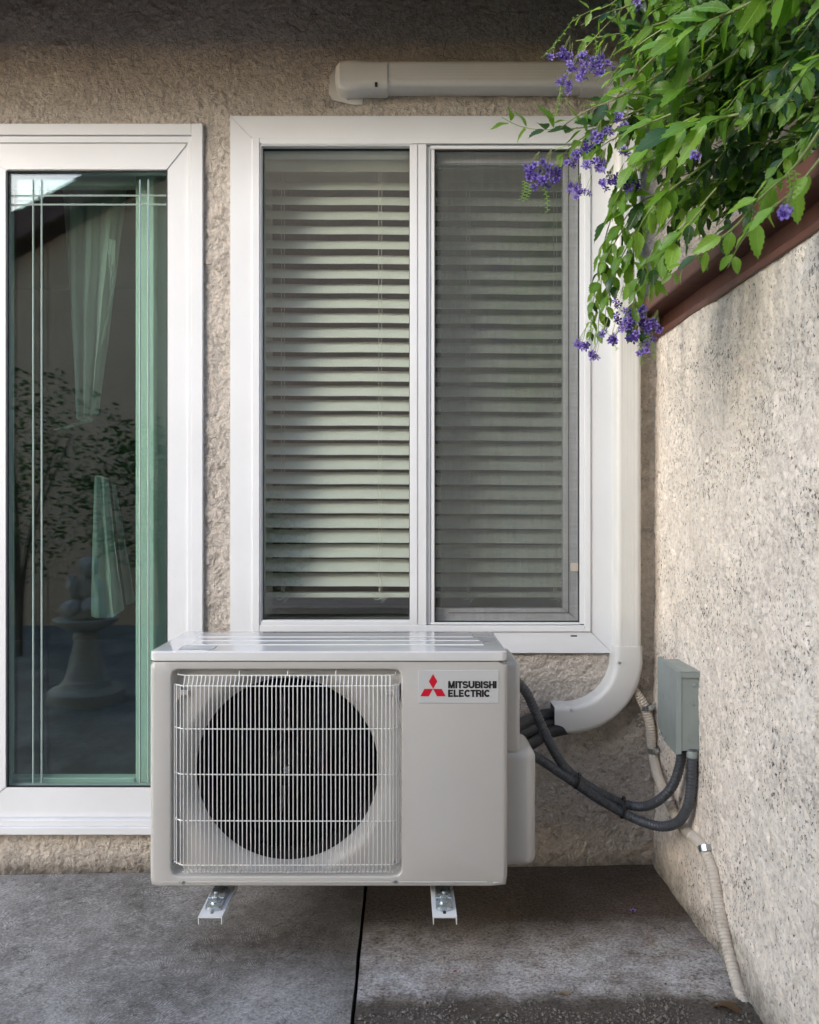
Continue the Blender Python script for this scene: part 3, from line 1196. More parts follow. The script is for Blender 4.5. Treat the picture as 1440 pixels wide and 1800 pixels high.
def rect_loop(x0, x1, z0, z1, r):
    """rounded rectangle as points on the rays from the fan centre"""
    out = []
    for a in angs:
        dx, dz = math.cos(a), math.sin(a)
        tx = ((x1 if dx > 0 else x0) - fcx) / dx if abs(dx) > 1e-9 else 1e9
        tz = ((z1 if dz > 0 else z0) - fcz) / dz if abs(dz) > 1e-9 else 1e9
        t = min(tx, tz)
        x, z = fcx + dx * t, fcz + dz * t
        # corner rounding by binary search against the rounded shape
        lo, hi = 0, t
        for _ in range(22):
            m = (lo + hi) / 2
            x, z = fcx + dx * m, fcz + dz * m
            qx = max(x0 + r - x, x - (x1 - r), 0)
            qz = max(z0 + r - z, z - (z1 - r), 0)
            if qx * qx + qz * qz <= r * r:
                lo = m
            else:
                hi = m
        out.append((x, z))
    return out


def circ_loop(r, zclip=None):
    out = []
    for a in angs:
        x, z = fcx + r * math.cos(a), fcz + r * math.sin(a)
        if zclip:
            z = max(fcz - zclip, min(fcz + zclip, z))
        out.append((x, z))
    return out


rX0, rX1, rZ0, rZ1 = X(301, 1.78), X(706, 1.78), Z(1541, 1.78), Z(1177, 1.78)
# the flat front sheet: from the outer rounded border to the recess, then recess wall and floor, then bell mouth
bm = BM()
loops = []
yF = UY0
B = .012
for k in range(5):
    a = math.pi / 2 * k / 4
    ins = B * (1 - math.cos(a))
    loops.append((rect_loop(UX0 + B - B * math.cos(a), UX1 - B + B * math.cos(a), UZ0 + B * .5 * (1 - math.cos(a)), lidz - .0005 - .002 * (k / 4), .010), yF + B - B * math.sin(a)))
loops.insert(0, (rect_loop(UX0, UX1, UZ0, lidz - .0005, .010), yF + .045))
loops.append((rect_loop(rX0 - .004, rX1 + .004, rZ0 - .004, rZ1 + .004, .018), yF))
for k in range(1, 4):
    a = math.pi / 2 * k / 3
    loops.append((rect_loop(rX0 - .004 + .004 * math.sin(a), rX1 + .004 - .004 * math.sin(a), rZ0 - .004 + .004 * math.sin(a), rZ1 + .004 - .004 * math.sin(a), .016), yF + .004 * (1 - math.cos(a))))
loops.append((rect_loop(rX0 + .002, rX1 - .002, rZ0 + .002, rZ1 - .002, .014), yF + .020))
loops.append((rect_loop(rX0 + .006, rX1 - .006, rZ0 + .006, rZ1 - .006, .012), yF + .023))
V = [[bm.verts.new((x, y, z)) for x, z in lp] for lp, y in loops]
for a, b in zip(V, V[1:]):
    for k in range(NA):
        bm.faces.new((a[k], a[(k + 1) % NA], b[(k + 1) % NA], b[k]))
U(obj('front_panel', bm, M['unit'], unit, 50))
bm = BM()
loops = [(rect_loop(rX0 + .004, rX1 - .004, rZ0 + .004, rZ1 - .004, .012), yF + .0228),
         (circ_loop(.243, .219), yF + .0235), (circ_loop(.237, .2165), yF + .026), (circ_loop(.228, .214), yF + .032),
         (circ_loop(.218, .211), yF + .042), (circ_loop(.211), yF + .050), (circ_loop(.2095), yF + .055)]
V = [[bm.verts.new((x, y, z)) for x, z in lp] for lp, y in loops]
for a, b in zip(V, V[1:]):
    for k in range(NA):
        bm.faces.new((a[k], a[(k + 1) % NA], b[(k + 1) % NA], b[k]))
U(obj('bell_mouth', bm, M['unit'], unit, 50))
bm = BM()
V = [[bm.verts.new((x, y, z)) for x, z in circ_loop(rr)] for rr, y in ((.2094, yF + .0552), (.208, yF + .06), (.208, yF + .16))]
for a, b in zip(V, V[1:]):
    for k in range(NA):
        bm.faces.new((a[k], a[(k + 1) % NA], b[(k + 1) % NA], b[k]))
U(obj('fan_shroud', bm, M['coil'], unit, 50))
# casing behind
bm = BM()
box(bm, UX0 + .002, UX0 + .006, yF + .045, UY1, UZ0 + .002, lidz)
box(bm, UX1 - .006, UX1 - .002, yF + .045, UY1, UZ0 + .002, lidz)
box(bm, UX0 + .006, UX1 - .006, yF + .030, UY1, UZ0 + .002, UZ0 + .008)
U(obj('side_panel', bm, M['unit'], unit))
bm = BM()
box(bm, UX0 + .007, UX1 - .007, UY1 - .035, UY1 - .005, UZ0 + .01, lidz - .003)
box(bm, .03, .035, yF + .05, UY1 - .04, UZ0 + .01, lidz - .003)
U(obj('coil', bm, M['coil'], unit))
# lid
bm = BM()
lx0, lx1, ly0, ly1 = UX0 + .001, UX1 - .001, UY0 - .002, UY1 + .002
t = bmesh.new()
bmesh.ops.create_cube(t, size=1)
for v in t.verts:
    v.co = Vector(((lx0 + lx1) / 2 + v.co.x * (lx1 - lx0), (ly0 + ly1) / 2 + v.co.y * (ly1 - ly0), (lidz + .001 + UZ1) / 2 + .0015 + v.co.z * (UZ1 - lidz + .002)))
es = [e for e in t.edges if abs(e.verts[0].co.x - e.verts[1].co.x) < 1e-6 and abs(e.verts[0].co.y - e.verts[1].co.y) < 1e-6]
bmesh.ops.bevel(t, geom=es, offset=.014, segments=4, affect='EDGES', profile=.5)
zt = max(v.co.z for v in t.verts)
es = [e for e in t.edges if all(abs(v.co.z - zt) < 1e-5 for v in e.verts)]
bmesh.ops.bevel(t, geom=es, offset=.006, segments=3, affect='EDGES', profile=.6)
merge(bm, t)
for (a, b_, c, d_, h) in [(UX0 + .06, UX1 - .045, 1.86, 1.90, .0018), (UX0 + .06, UX1 - .05, 1.915, 1.955, .0018), (UX0 + .06, UX1 - .06, 1.97, 2.03, .0018)]:
    box(bm, a, b_, c, d_, zt - .001, zt + h, .0012)
U(obj('lid', bm, M['lid'], unit, 32))
# seam below the lid
U(boxo('lid_seam', UX0 + .004, UX1 - .004, UY0 + .002, UY0 + .02, lidz - .001, lidz + .0022, M['gasket'], unit))
# rows of small dark flecks across the lid
bm = BM()
for y0_, xa, xb in ((1.905, -.26, .205), (1.962, -.12, .19)):
    for r_ in range(2):
        x = xa
        while x < xb:
            wd = rnd.uniform(.002, .005)
            yy = y0_ + r_ * .0035
            box(bm, x, x + wd, yy, yy + .0022, zt - .0002, zt + .0004)
            x += wd + rnd.uniform(.001, .0025)
tag(U(obj('dark_flecks', bm, M['steel_dark'], unit)), kind='stuff')
U(boxo('rating_sticker', -.505, -.43, 1.80, 1.845, zt - .0005, zt + .0005, M['label'], unit))
bm = BM()
for a in ((-.506, -.505, 1.80, 1.845), (-.43, -.429, 1.80, 1.845), (-.506, -.429, 1.799, 1.80), (-.506, -.429, 1.845, 1.846)):
    box(bm, a[0], a[1], a[2], a[3], zt - .0003, zt + .0007)
U(obj('sticker_border', bm, M['steel_dark'], unit))
# lower groove line and screws
bm = BM()
zg = Z(1551.5, 1.778)
for a, b_ in ((282, 315), (329, 689), (702, 856)):
    box(bm, X(a, 1.78), X(b_, 1.78), UY0 - .0018, UY0 + .002, zg - .0013, zg + .0013, .0008)
box(bm, X(867, 1.78), X(878, 1.78), UY0 - .0018, UY0 + .002, zg - .0028, zg + .0004, .0006)
U(obj('pressed_rib', bm, M['unit'], unit))
for px, py in ((322, 1551.5), (695, 1550)):
    U(screw(unit, (X(px, 1.78), UY0 - .001, Z(py, 1.78)), s=.95))
# fan
FY = yF + .075
hub = BM()
lathe(hub, [(.001, FY - .018), (.035, FY - .018), (.044, FY - .012), (.047, FY), (.047, FY + .06)], fcx, fcz, 36, 'y')
fan = U(obj('fan_hub', hub, M['fan'], unit, 40))
for k in range(3):
    t = BM()
    nr, na = 8, 10
    G = []
    for i in range(nr + 1):
        r = .045 + (.196 - .045) * i / nr
        row = []
        for j in range(na + 1):
            u = j / na
            span = R(62) + R(28) * (i / nr)
            a = k * 2 * math.pi / 3 + R(25) + u * span - R(16) * (i / nr) ** 2
            y = FY + .005 + .055 * u + .004 * math.sin(u * 3.1)
            row.append(t.verts.new((fcx + r * math.cos(a), y, fcz + r * math.sin(a))))
        G.append(row)
    for i in range(nr):
        for j in range(na):
            t.faces.new((G[i][j], G[i + 1][j], G[i + 1][j + 1], G[i][j + 1]))
    bmesh.ops.solidify(t, geom=t.faces[:], thickness=.002)
    b_ = obj('fan_blade', t, M['fan'], fan, 50)
bm = BM()
lathe(bm, [(.0035, FY - .030), (.0075, FY - .029), (.0085, FY - .024), (.0085, FY - .018)], fcx - .001, fcz - .001, 16, 'y')
obj('hub_nut', bm, M['zinc'], fan, 40)
bm = BM()
box(bm, fcx - .025, fcx + .065, UY1 - .09, UY1 - .05, fcz + .045, fcz + .075, .002)
box(bm, fcx - .04, fcx - .03, UY1 - .09, UY1 - .04, UZ0 + .01, lidz - .01)
box(bm, fcx + .06, fcx + .07, UY1 - .09, UY1 - .04, UZ0 + .01, lidz - .01)
U(obj('motor_bracket', bm, M['steel_dark'], unit))

# wire guard
gyf = yF - .010
wxl, wxr = X(313, gyf), X(694, gyf)
gzt, gzb = Z(1206, gyf), Z(1521, gyf)
bm = BM()
sidep = []


def hprof(z, inset=0.0):
    return [Vector((rX0 + .004, yF + .018, z)), Vector((rX0 + .005, yF + .008, z)), Vector((wxl + .004, gyf + .002, z)),
            Vector((wxl + .012, gyf, z)), Vector((0.5 * (wxl + wxr), gyf - .001, z)), Vector((wxr - .010, gyf, z)), Vector((wxr - .003, gyf + .002, z)),
            Vector((rX1 - .006, yF + .006, z)), Vector((rX1 - .005, yF + .018, z))]


WR = .0013
for py in (1206, 1281.5, 1362, 1443.5, 1521):
    z = Z(py, gyf)
    P = [p + Vector((0, .0018, .0006 * math.sin(i * 1.3 + py))) for i, p in enumerate(hprof(z))]
    tube(bm, P, WR * 1.05, 6)
# upper and lower back frame wires
zb1, zb2 = Z(1187, yF + .006), Z(1533, yF + .002)
tube(bm, [(rX0 + .012, yF + .02, zb1 + .008), (rX0 + .013, yF + .006, zb1 + .002), (wxl + .012, yF + .004, zb1), (wxr - .01, yF + .004, zb1), (rX1 - .014, yF + .006, zb1 + .002), (rX1 - .013, yF + .02, zb1 + .008)], WR * 1.1, 6)
tube(bm, [(wxl + .006, yF + .002, zb2), (wxr - .004, yF + .002, zb2)], WR * 1.1, 6)
for px in (420, 505, 590):
    x = X(px, 1.78)
    tube(bm, [(x, yF + .004, zb1), (x, yF + .006, zb1 + .008), (x, yF + .022, zb1 + .010)], WR, 6)
    tube(bm, [(x, yF + .002, zb2), (x, yF + .006, zb2 - .004), (x, yF + .02, zb2 - .004)], WR, 6)
guard = U(obj('fan_guard', bm, M['wire'], unit, 60))


def vwire(dx=0):
    t = BM()
    P = [(0, yF + .004, zb1 + .001), (0, yF - .001, gzt + .010), (0, gyf + .001, gzt + .002), (0, gyf, gzt - .004), (0, gyf, .55), (0, gyf - .0006, .45), (0, gyf, .33), (0, gyf, gzb + .003), (0, gyf + .003, gzb - .003), (0, yF + .001, zb2)]
    tube(t, P, WR, 6)
    return t


wobj = obj('wire', vwire(), M['wire'], guard, 60)
n_w = 50
for k in range(n_w):
    o = wobj if k == 0 else link('wire', wobj.data, None, guard)
    o.location = (wxl + .012 + (wxr - wxl - .022) * k / (n_w - 1) + rnd.uniform(-.0002, .0002), 0, 0)
    o.rotation_euler = (0, rnd.uniform(-.0008, .0008), 0)
t = BM()
tube(t, [(0, 0, gzt + .001), (0, 0, .45), (0, 0, gzb - .001)], WR, 6)
swire = obj('wire', t, M['wire'], guard, 60)
k = 0
for (x, y) in [(wxl + .0045, gyf + .0035), ((wxl + rX0) / 2 + .003, gyf + .010), (rX0 + .0055, yF + .006), (rX0 + .0045, yF + .014),
               (wxr - .0035, gyf + .0035), ((wxr + rX1) / 2 - .0035, gyf + .009), (rX1 - .0065, yF + .005), (rX1 - .0055, yF + .013)]:
    o = swire if k == 0 else link('wire', swire.data, None, guard)
    o.location = (x, y, 0)
    k += 1
for px, py in ((305, 1519), (695.5, 1519)):
    U(screw(unit, (X(px, 1.78), yF + .008, Z(py, 1.78)), s=1.15))
for sx in (-1, 1):
    xa = rX0 + .004 if sx < 0 else rX1 - .004
    bm = BM()
    box(bm, min(xa, xa - sx * .03), max(xa, xa - sx * .03), yF + .012, yF + .021, Z(1225, 1.78), Z(1216, 1.78), .002)
    box(bm, min(xa, xa - sx * .012), max(xa, xa - sx * .012), yF + .010, yF + .0208, Z(1232, 1.78), Z(1205, 1.78), .002)
    U(obj('guard_clip', bm, M['unit'], unit))

# brand plate
by = UY0 - .0012
lab = U(boxo('brand_plate', X(735, 1.78), X(877, 1.78), by, UY0 + .001, Z(1236, 1.78), Z(1178, 1.78), M['label'], unit, .0005))
bm = BM()
s16 = 1 / 8.0


def lp(zx, zy):                                      # from the 8x crop of the plate
    return (X(720 + zx * s16, 1.7785), Z(1160 + zy * s16, 1.7785))


for q in [[(331, 200), (391, 303), (331, 406), (272, 303)], [(211, 408), (331, 408), (270, 512), (152, 512)], [(331, 408), (451, 408), (510, 512), (388, 512)]]:
    prism_y(bm, [lp(*p) for p in q], by - .0004, by + .0002)
obj('emblem', bm, M['red'], lab)


def stroke(bm, pts, w_, closed=False):
    """mitred thick polyline in plate pixels"""
    n = len(pts)
    P = [Vector(p) for p in pts]
    Lf, Rt = [], []
    for i in range(n):
        if closed:
            a, b, c = P[i - 1], P[i], P[(i + 1) % n]
        else:
            a, b, c = P[max(i - 1, 0)], P[i], P[min(i + 1, n - 1)]
        d1 = (b - a).normalized() if (b - a).length > 1e-6 else (c - b).normalized()
        d2 = (c - b).normalized() if (c - b).length > 1e-6 else d1
        n1, n2 = Vector((-d1.y, d1.x)), Vector((-d2.y, d2.x))
        m = (n1 + n2)
        m = m / max(.5, m.length_squared) * 2 if m.length_squared > 1e-6 else n1
        Lf.append(b + m * w_ / 2)
        Rt.append(b - m * w_ / 2)
    rng = range(n if closed else n - 1)
    for i in rng:
        j = (i + 1) % n
        prism_y(bm, [lp(*Lf[i]), lp(*Lf[j]), lp(*Rt[j]), lp(*Rt[i])], by - .0004 - LAY[0], by + .0002)
        LAY[0] = (LAY[0] + 2e-6) % 1e-4


LAY = [0]


def arcp(cx, cy, rx, ry, a0, a1, n=8):
    return [(cx + rx * math.cos(R(a0 + (a1 - a0) * k / n)), cy + ry * math.sin(R(a0 + (a1 - a0) * k / n))) for k in range(n + 1)]


def glyph(bm, ch, x, y, w_, h, s):
    e = s / 2
    l, r, tp, bt, mx, my = x + e, x + w_ - e, y + e, y + h - e, x + w_ / 2, y + h / 2
    if ch == 'I':
        stroke(bm, [(mx, y), (mx, y + h)], s)
    elif ch == 'M':
        stroke(bm, [(l, y), (l, y + h)], s * .9)
        stroke(bm, [(r, y), (r, y + h)], s * .9)
        stroke(bm, [(l + s * .1, y), (mx, y + h)], s * .95)
        stroke(bm, [(r - s * .1, y), (mx, y + h)], s * .95)
    elif ch == 'T':
        stroke(bm, [(x, tp), (x + w_, tp)], s * .88)
        stroke(bm, [(mx, y + s * .4), (mx, y + h)], s)
    elif ch == 'H':
        stroke(bm, [(l, y), (l, y + h)], s)
        stroke(bm, [(r, y), (r, y + h)], s)
        stroke(bm, [(l, my), (r, my)], s * .85)
    elif ch == 'E':
        stroke(bm, [(l, y), (l, y + h)], s)
        for yy in (tp, my, bt):
            stroke(bm, [(l, yy), (x + w_ * (.95 if yy != my else .88), yy)], s * .85)
    elif ch == 'L':
        stroke(bm, [(l, y), (l, y + h)], s)
        stroke(bm, [(l, bt), (x + w_, bt)], s * .85)
    elif ch == 'U':
        ry = (h - s) * .36
        stroke(bm, [(l, y)] + arcp(mx, bt - ry, r - mx, ry, 180, 0, 10) + [(r, y)], s)
    elif ch == 'C':
        stroke(bm, arcp(mx, my, r - mx, bt - my, -38, -322, 18), s)
    elif ch == 'B':
        stroke(bm, [(l, y), (l, y + h)], s)
        q = (my - tp) / 2
        stroke(bm, [(l, tp), (r - q - 2, tp)] + arcp(r - q - 2, tp + q, q, q, -90, 90, 6) + [(l, my)], s * .85)
        q = (bt - my) / 2
        stroke(bm, [(l, my), (r - q, my)] + arcp(r - q, my + q, q, q, -90, 90, 6) + [(l, bt)], s * .85)
    elif ch == 'R':
        stroke(bm, [(l, y), (l, y + h)], s)
        q = (my - tp) / 2 + 2
        stroke(bm, [(l, tp), (r - q, tp)] + arcp(r - q, tp + q, q, q, -90, 90, 6) + [(l, tp + 2 * q)], s * .85)
        stroke(bm, [(r - q, tp + 2 * q), (r - s * .3, tp + 2 * q + 10), (r, y + h)], s)
    elif ch == 'S':
        rx = r - mx
        q = (bt - tp) / 4
        pts = arcp(mx, tp + q, rx * .95, q, -15, -270, 12) + arcp(mx, bt - q, rx, q, -90, 165, 12)[1:]
        stroke(bm, pts, s * .92)


bm = BM()
lay = [('M', 543, 96), ('I', 641, 34), ('T', 675, 70), ('S', 741, 88), ('U', 828, 86), ('B', 920, 82), ('I', 1000, 30), ('S', 1032, 86), ('H', 1118, 78), ('I', 1196, 30)]
for ch, x, w_ in lay:
    glyph(bm, ch, x, 298, w_, 103, 26)
lay = [('E', 543, 72), ('L', 620, 68), ('E', 694, 72), ('C', 770, 92), ('T', 856, 76), ('R', 934, 82), ('I', 1016, 30), ('C', 1048, 90)]
for ch, x, w_ in lay:
    glyph(bm, ch, x, 419, w_, 103, 26)
obj('lettering', bm, M['black_ink'], lab)

# service covers on the right flank
U(boxo('service_cover', UX1 - .03, .2715, 1.835, 2.02, .470, .686, M['unit'], unit, .013, 4))
U(boxo('valve_cover', UX1 - .03, .3085, 1.832, 1.985, .212, .484, M['unit'], unit, .024, 6))
# feet with bolts
for cxf in (-.409, .090):
    t = BM()
    pts = []
    for k in range(13):
        a = math.pi + math.pi * k / 12
        pts.append((cxf + .0175 * math.cos(a), 1.722 + .010 * math.sin(a)))
    pts = pts + [(cxf + .0175, 1.80), (cxf - .0175, 1.80)]
    lo = [t.verts.new((x, y, .173)) for x, y in pts]
    hi = [t.verts.new((x, y, .181)) for x, y in pts]
    t.faces.new(lo)
    t.faces.new(hi[::-1])
    for i in range(len(pts)):
        t.faces.new((lo[i], lo[(i + 1) % len(pts)], hi[(i + 1) % len(pts)], hi[i]))
    box(t, cxf - .0175, cxf + .0175, 1.745, 1.80, .1805, .186, .001)
    ft = U(obj('foot', t, M['zinc'], unit, 30))
    t = BM()
    lathe(t, [(.0125, .1815), (.0125, .1835), (.0085, .184)], cxf, 1.742, 20)
    lathe(t, [(.0078, .1835), (.0078, .1905), (.0070, .1915)], cxf, 1.742, 6)
    lathe(t, [(.0042, .1915), (.0042, .199), (.0034, .200)], cxf, 1.742, 12)
    obj('bolt', t, M['zinc'], ft, 30)

# ================================================================== wall bracket carrying the unit
br = empty('wall_bracket', (-.16, WY, .16))
tag(br, 'white steel channel bracket on the wall that carries the air conditioner', 'bracket')
for cxf in (-.409, .090):
    t = BM()
    x0_, x1_ = cxf - .0255, cxf + .0255
    sl = .0035
    # top plate built round the slot
    box(t, x0_, cxf - sl, 1.69, WY - .03, .1695, .172)
    box(t, cxf + sl, x1_, 1.69, WY - .03, .1695, .172)
    box(t, cxf - sl, cxf + sl, 1.69, 1.703, .1695, .172)
    box(t, cxf - sl, cxf + sl, 1.76, WY - .03, .1695, .172)
    for xx in (x0_, x1_ - .002):
        box(t, xx, xx + .002, 1.69, WY - .03, .156, .1694)
    L(obj('arm', t, M['bracket'], br), br)
    t = BM()
    box(t, cxf - .02, cxf + .02, WY - .03, WY - .002, .10, .66, .002)
    L(obj('rail', t, M['bracket'], br), br)
L(boxo('cross_bar', -.45, .13, WY - .034, WY - .0305, .60, .64, M['bracket'], br, .001), br)

# ================================================================== pipes and conduits
px_ = lambda x, y, d: W(x, y, d)
specs = [([(905, 1282, 2.10), (930, 1266, 2.17), (960, 1256, 2.25), (1000, 1256, 2.27)], .016),
         ([(905, 1296, 2.08), (932, 1284, 2.15), (962, 1272, 2.24), (1000, 1270, 2.27)], .015),
         ([(905, 1318, 2.08), (934, 1306, 2.14), (962, 1288, 2.22), (1000, 1279, 2.262)], .018)]
for i, (pts, r) in enumerate(specs):
    t = BM()
    P = catmull([px_(*p) for p in pts], 8)
    tube(t, P, r, 16)
    o = obj('refrigerant_pipe', t, M['foam'], None, 60)
    tag(o, ['black insulated pipe, uppermost of three entering the duct mouth', 'thin black pipe in the middle of three entering the duct mouth',
            'thick black insulated pipe, lowest of three entering the duct mouth'][i], 'pipe', 'insulated pipes into the duct')


def corrugated(name, pts, r, pitch, depth, mat, label, cat, group=None, smooth_ends=None, n=14):
    P = resample(catmull([px_(*p) for p in pts], 14), pitch / 4)
    nP = len(P)

    def s(i):
        k = i % 4
        if smooth_ends and any(a <= i / nP <= b_ for a, b_ in smooth_ends):
            return 1.06
        return 1.0 if k in (0, 1) else 1.0 - depth
    t = BM()
    sweep(t, P, circ(r, n), scale=s)
    return tag(obj(name, t, mat, None, 32 if r < .013 else 20), label, cat, group)


c1 = corrugated('flexible_conduit', [(903, 1196, 1.99), (912, 1201, 1.99), (928, 1222, 2.0), (944, 1258, 2.01), (966, 1305, 2.02), (990, 1345, 2.04), (1016, 1369, 2.06), (1050, 1391, 2.08), (1094, 1412, 2.11),
                                     (1130, 1418, 2.09), (1158, 1407, 2.05), (1182, 1382, 2.03), (1194, 1350, 2.02), (1199, 1318, 2.01)],
                .0126, .0088, .085, M['conduit'], 'dark grey flexible conduit leaving the unit highest and rising into the box on the left', 'conduit', 'dark conduits to the switch box')
c2 = corrugated('flexible_conduit', [(915, 1316, 1.98), (934, 1326, 2.0), (962, 1343, 2.02), (990, 1362, 2.035), (1014, 1378, 2.05), (1050, 1403, 2.07), (1094, 1428, 2.09), (1130, 1445, 2.07), (1165, 1453, 2.03), (1192, 1445, 1.99),
                                     (1208, 1420, 1.965), (1215, 1385, 1.955), (1217, 1340, 1.95), (1217, 1316, 1.95)],
                .0126, .0088, .085, M['conduit'], 'dark grey flexible conduit hanging lowest and rising into the box on the right', 'conduit', 'dark conduits to the switch box')
for (a, b_, d_) in (((1019, 1361, 2.045), (1011, 1384, 2.045), 0), ((1097, 1402, 2.09), (1093, 1437, 2.09), 1)):
    t = BM()
    A, B_ = px_(*a), px_(*b_)
    c = (A + B_) / 2
    hl = (A - B_).length / 2 + .003
    pr = [(hl * math.cos(q * math.pi / 8), .0145 * math.sin(q * math.pi / 8)) for q in range(16)]
    ax = (A - B_).normalized()
    dirx = Vector((0, 1, 0)).cross(ax).normalized()
    P = [c + ax * u + Vector((0, 1, 0)) * v for u, v in pr]
    P.append(P[0])
    sweep(t, P, [(-.0008, -.003), (.0008, -.003), (.0008, .003), (-.0008, .003)], up=ax, cap=False)
    box(t, c.x - .003, c.x + .003, c.y - .020, c.y - .013, A.z - .006, A.z + .0, .0008)
    tag(obj('cable_tie', t, M['black'], None), ['black cable tie binding the two conduits nearest the unit', 'black cable tie binding the conduits where they part below the box'][d_], 'cable tie', 'cable ties')

# switch box on the side wall
sb = empty('switch_box', (SX, 2.02, .55))
tag(sb, 'grey metal disconnect switch box on the side wall in the corner', 'switch box')
bx_y0, bx_y1 = 1.945, 2.095
zt_, zb_ = 1.04 - .402, 1.04 - .594
L(boxo('enclosure', .681, SX - .0, bx_y0, bx_y1, zb_, zt_, M['greybox'], sb, .0012), sb)
t = BM()
# hooded door: slopes outwards to the bottom front, with returns
dx_ = .6805
prof = [(bx_y0 - .002, zb_ - .006), (bx_y0 - .002, zt_ + .004), (bx_y1 + .004, zt_ + .012), (bx_y1 + .004, zb_ + .028), (bx_y1 - .05, zb_ + .002)]
lo = [t.verts.new((dx_, y, z)) for y, z in prof]
hi = [t.verts.new((dx_ - (.012 if i in (0, 4) else .010), y + (.004 if i < 2 else -.004), z - .003)) for i, (y, z) in enumerate(prof)]
t.faces.new(lo)
t.faces.new(hi[::-1])
for i in range(5):
    t.faces.new((lo[i], lo[(i + 1) % 5], hi[(i + 1) % 5], hi[i]))
L(obj('hinged_cover', t, M['greybox'], sb), sb)
L(boxo('top_hood', .676, SX, bx_y0 - .004, bx_y1 + .002, zt_ + .0005, zt_ + .004, M['greybox'], sb, .0008), sb)
L(boxo('hood_lip', .679, SX - .001, bx_y0 - .0042, bx_y0 - .0012, zt_ - .012, zt_ + .0004, M['greybox'], sb), sb)
t = BM()
xk, zk = X(1219, bx_y0), Z(1298, bx_y0)
for r_ in (.013, .008):
    P = [Vector((xk + r_ * math.cos(q * math.pi / 12), bx_y0, zk + r_ * math.sin(q * math.pi / 12))) for q in range(25)]
    tube(t, P, .0007, 5)
L(obj('knockout', t, M['greybox'], sb), sb)
for px, py in ((1221, 1205), (1219, 1238)):
    t = BM()
    lathe(t, [(.0042, bx_y0 + .001), (.0042, bx_y0 - .0005), (.003, bx_y0 - .0025), (.001, bx_y0 - .003)], X(px, bx_y0), Z(py, bx_y0), 14, 'y')
    L(obj('rivet', t, M['greybox'], sb, 40), sb)
t = BM()   # embossed handle mark on the cover
for (a, b_, c, d_) in ((2.00, 2.055, .575, .578), (2.00, 2.003, .56, .5745), (2.02, 2.05, .565, .568), (2.045, 2.049, .55, .563)):
    box(t, dx_ - .0112, dx_ - .0095, a, b_, c, d_)
L(obj('embossed_mark', t, M['greybox'], sb), sb)
t = BM()
tube(t, catmull([(dx_ - .006, 2.06, zb_ + .02), (dx_ - .02, 2.05, zb_ + .012), (dx_ - .014, 2.03, zb_ + .014), (dx_ - .022, 2.02, zb_ + .004)], 5), .0012, 6)
L(obj('padlock_wire', t, M['zinc'], sb), sb)
for (px, r_) in ((1199, .0135), (1217, .0135)):
    t = BM()
    dd = 2.01 if px < 1210 else 1.95
    lathe(t, [(r_, zb_ - .016), (r_, zb_ - .002), (r_ * .85, zb_ + .002)], X(px, dd), dd, 18)
    L(obj('conduit_fitting', t, M['greybox'], sb, 40), sb)

# beige corrugated conduit


def onwall(px, py, r=.014):
    """point on the side wall surface seen at that spot"""
    d = (SX - r - .002) * F / (px - CX)
    return (px, py, min(d, WY - r - .002))


bp = [(1108, 1205, 2.26), (1121, 1222, 2.262), (1133, 1242, 2.262), (1143, 1275, 2.262), (1147, 1320, 2.262), (1156, 1362, 2.19), (1172, 1400, 2.11)]
bp += [onwall(*p) for p in ((1190, 1438), (1210, 1464), (1236, 1488), (1252, 1528), (1262, 1580), (1274, 1640), (1288, 1700), (1300, 1740), (1312, 1775), (1324, 1806))]
corrugated('conduit', bp,   .0135, .0076, .11, M['beige'], 'beige corrugated conduit running down the corner and along the side wall', 'conduit', None, [(.47, .55), (.955, .97)])
for (px, py, d_, ang, lb) in ((1137, 1243, 2.26, 0, 'zinc strap on the beige conduit just below the duct bend'),
                              (1149, 1318, 2.25, 0, 'zinc strap on the beige conduit beside the switch box'),
                              (1241, 1492, None, 1, 'zinc strap on the beige conduit low on the side wall')):
    t = BM()
    if d_ is None:
        p = Vector(px_(*onwall(px, py)))
        tang = Vector((0, -.55, -.8)).normalized()
        outn = Vector((-1, 0, 0))
    else:
        p = px_(px, py, d_)
        tang = Vector((.15, 0, -1)).normalized()
        outn = Vector((0, -1, 0))
    bn = tang.cross(outn).normalized()
    P = [p + outn * (.0155 * math.sin(q * math.pi / 10)) + bn * (.0155 * math.cos(q * math.pi / 10)) for q in range(11)]
    P = [P[0] - outn * .012] + P + [P[-1] - outn * .012]
    sweep(t, P, [(-.0009, -.007), (.0009, -.007), (.0009, .007), (-.0009, .007)], up=bn, cap=True)
    e = P[-1] if d_ is not None else P[0]
    sg = -1 if d_ is not None else 1
    q0 = e + bn * sg * .002
    q1 = q0 + bn * sg * .022
    sweep(t, [q0, q1], [(-.001, -.007), (.001, -.007), (.001, .007), (-.001, .007)], up=outn)
    mid = q0.lerp(q1, .6) + outn * .002
    sweep(t, [mid, mid + outn * .004], circ(.0045, 10))
    tag(obj('conduit_strap', t, M['zinc'], None), lb, 'strap', 'straps on the beige conduit')

# ================================================================== far side of the yard (seen in the glass)
nh = empty('neighbour_house', (0, -2.6, 0))
tag(nh, 'tan stucco gabled house across the yard with brown roof edge', 'house')


def NH(o):
    return L(o, nh)


yn = -2.6
pk = 1.6


def gz(x, off=0):
    return 3.9 + .53 * (min(x, 2 * pk - x) + 2.37) + off


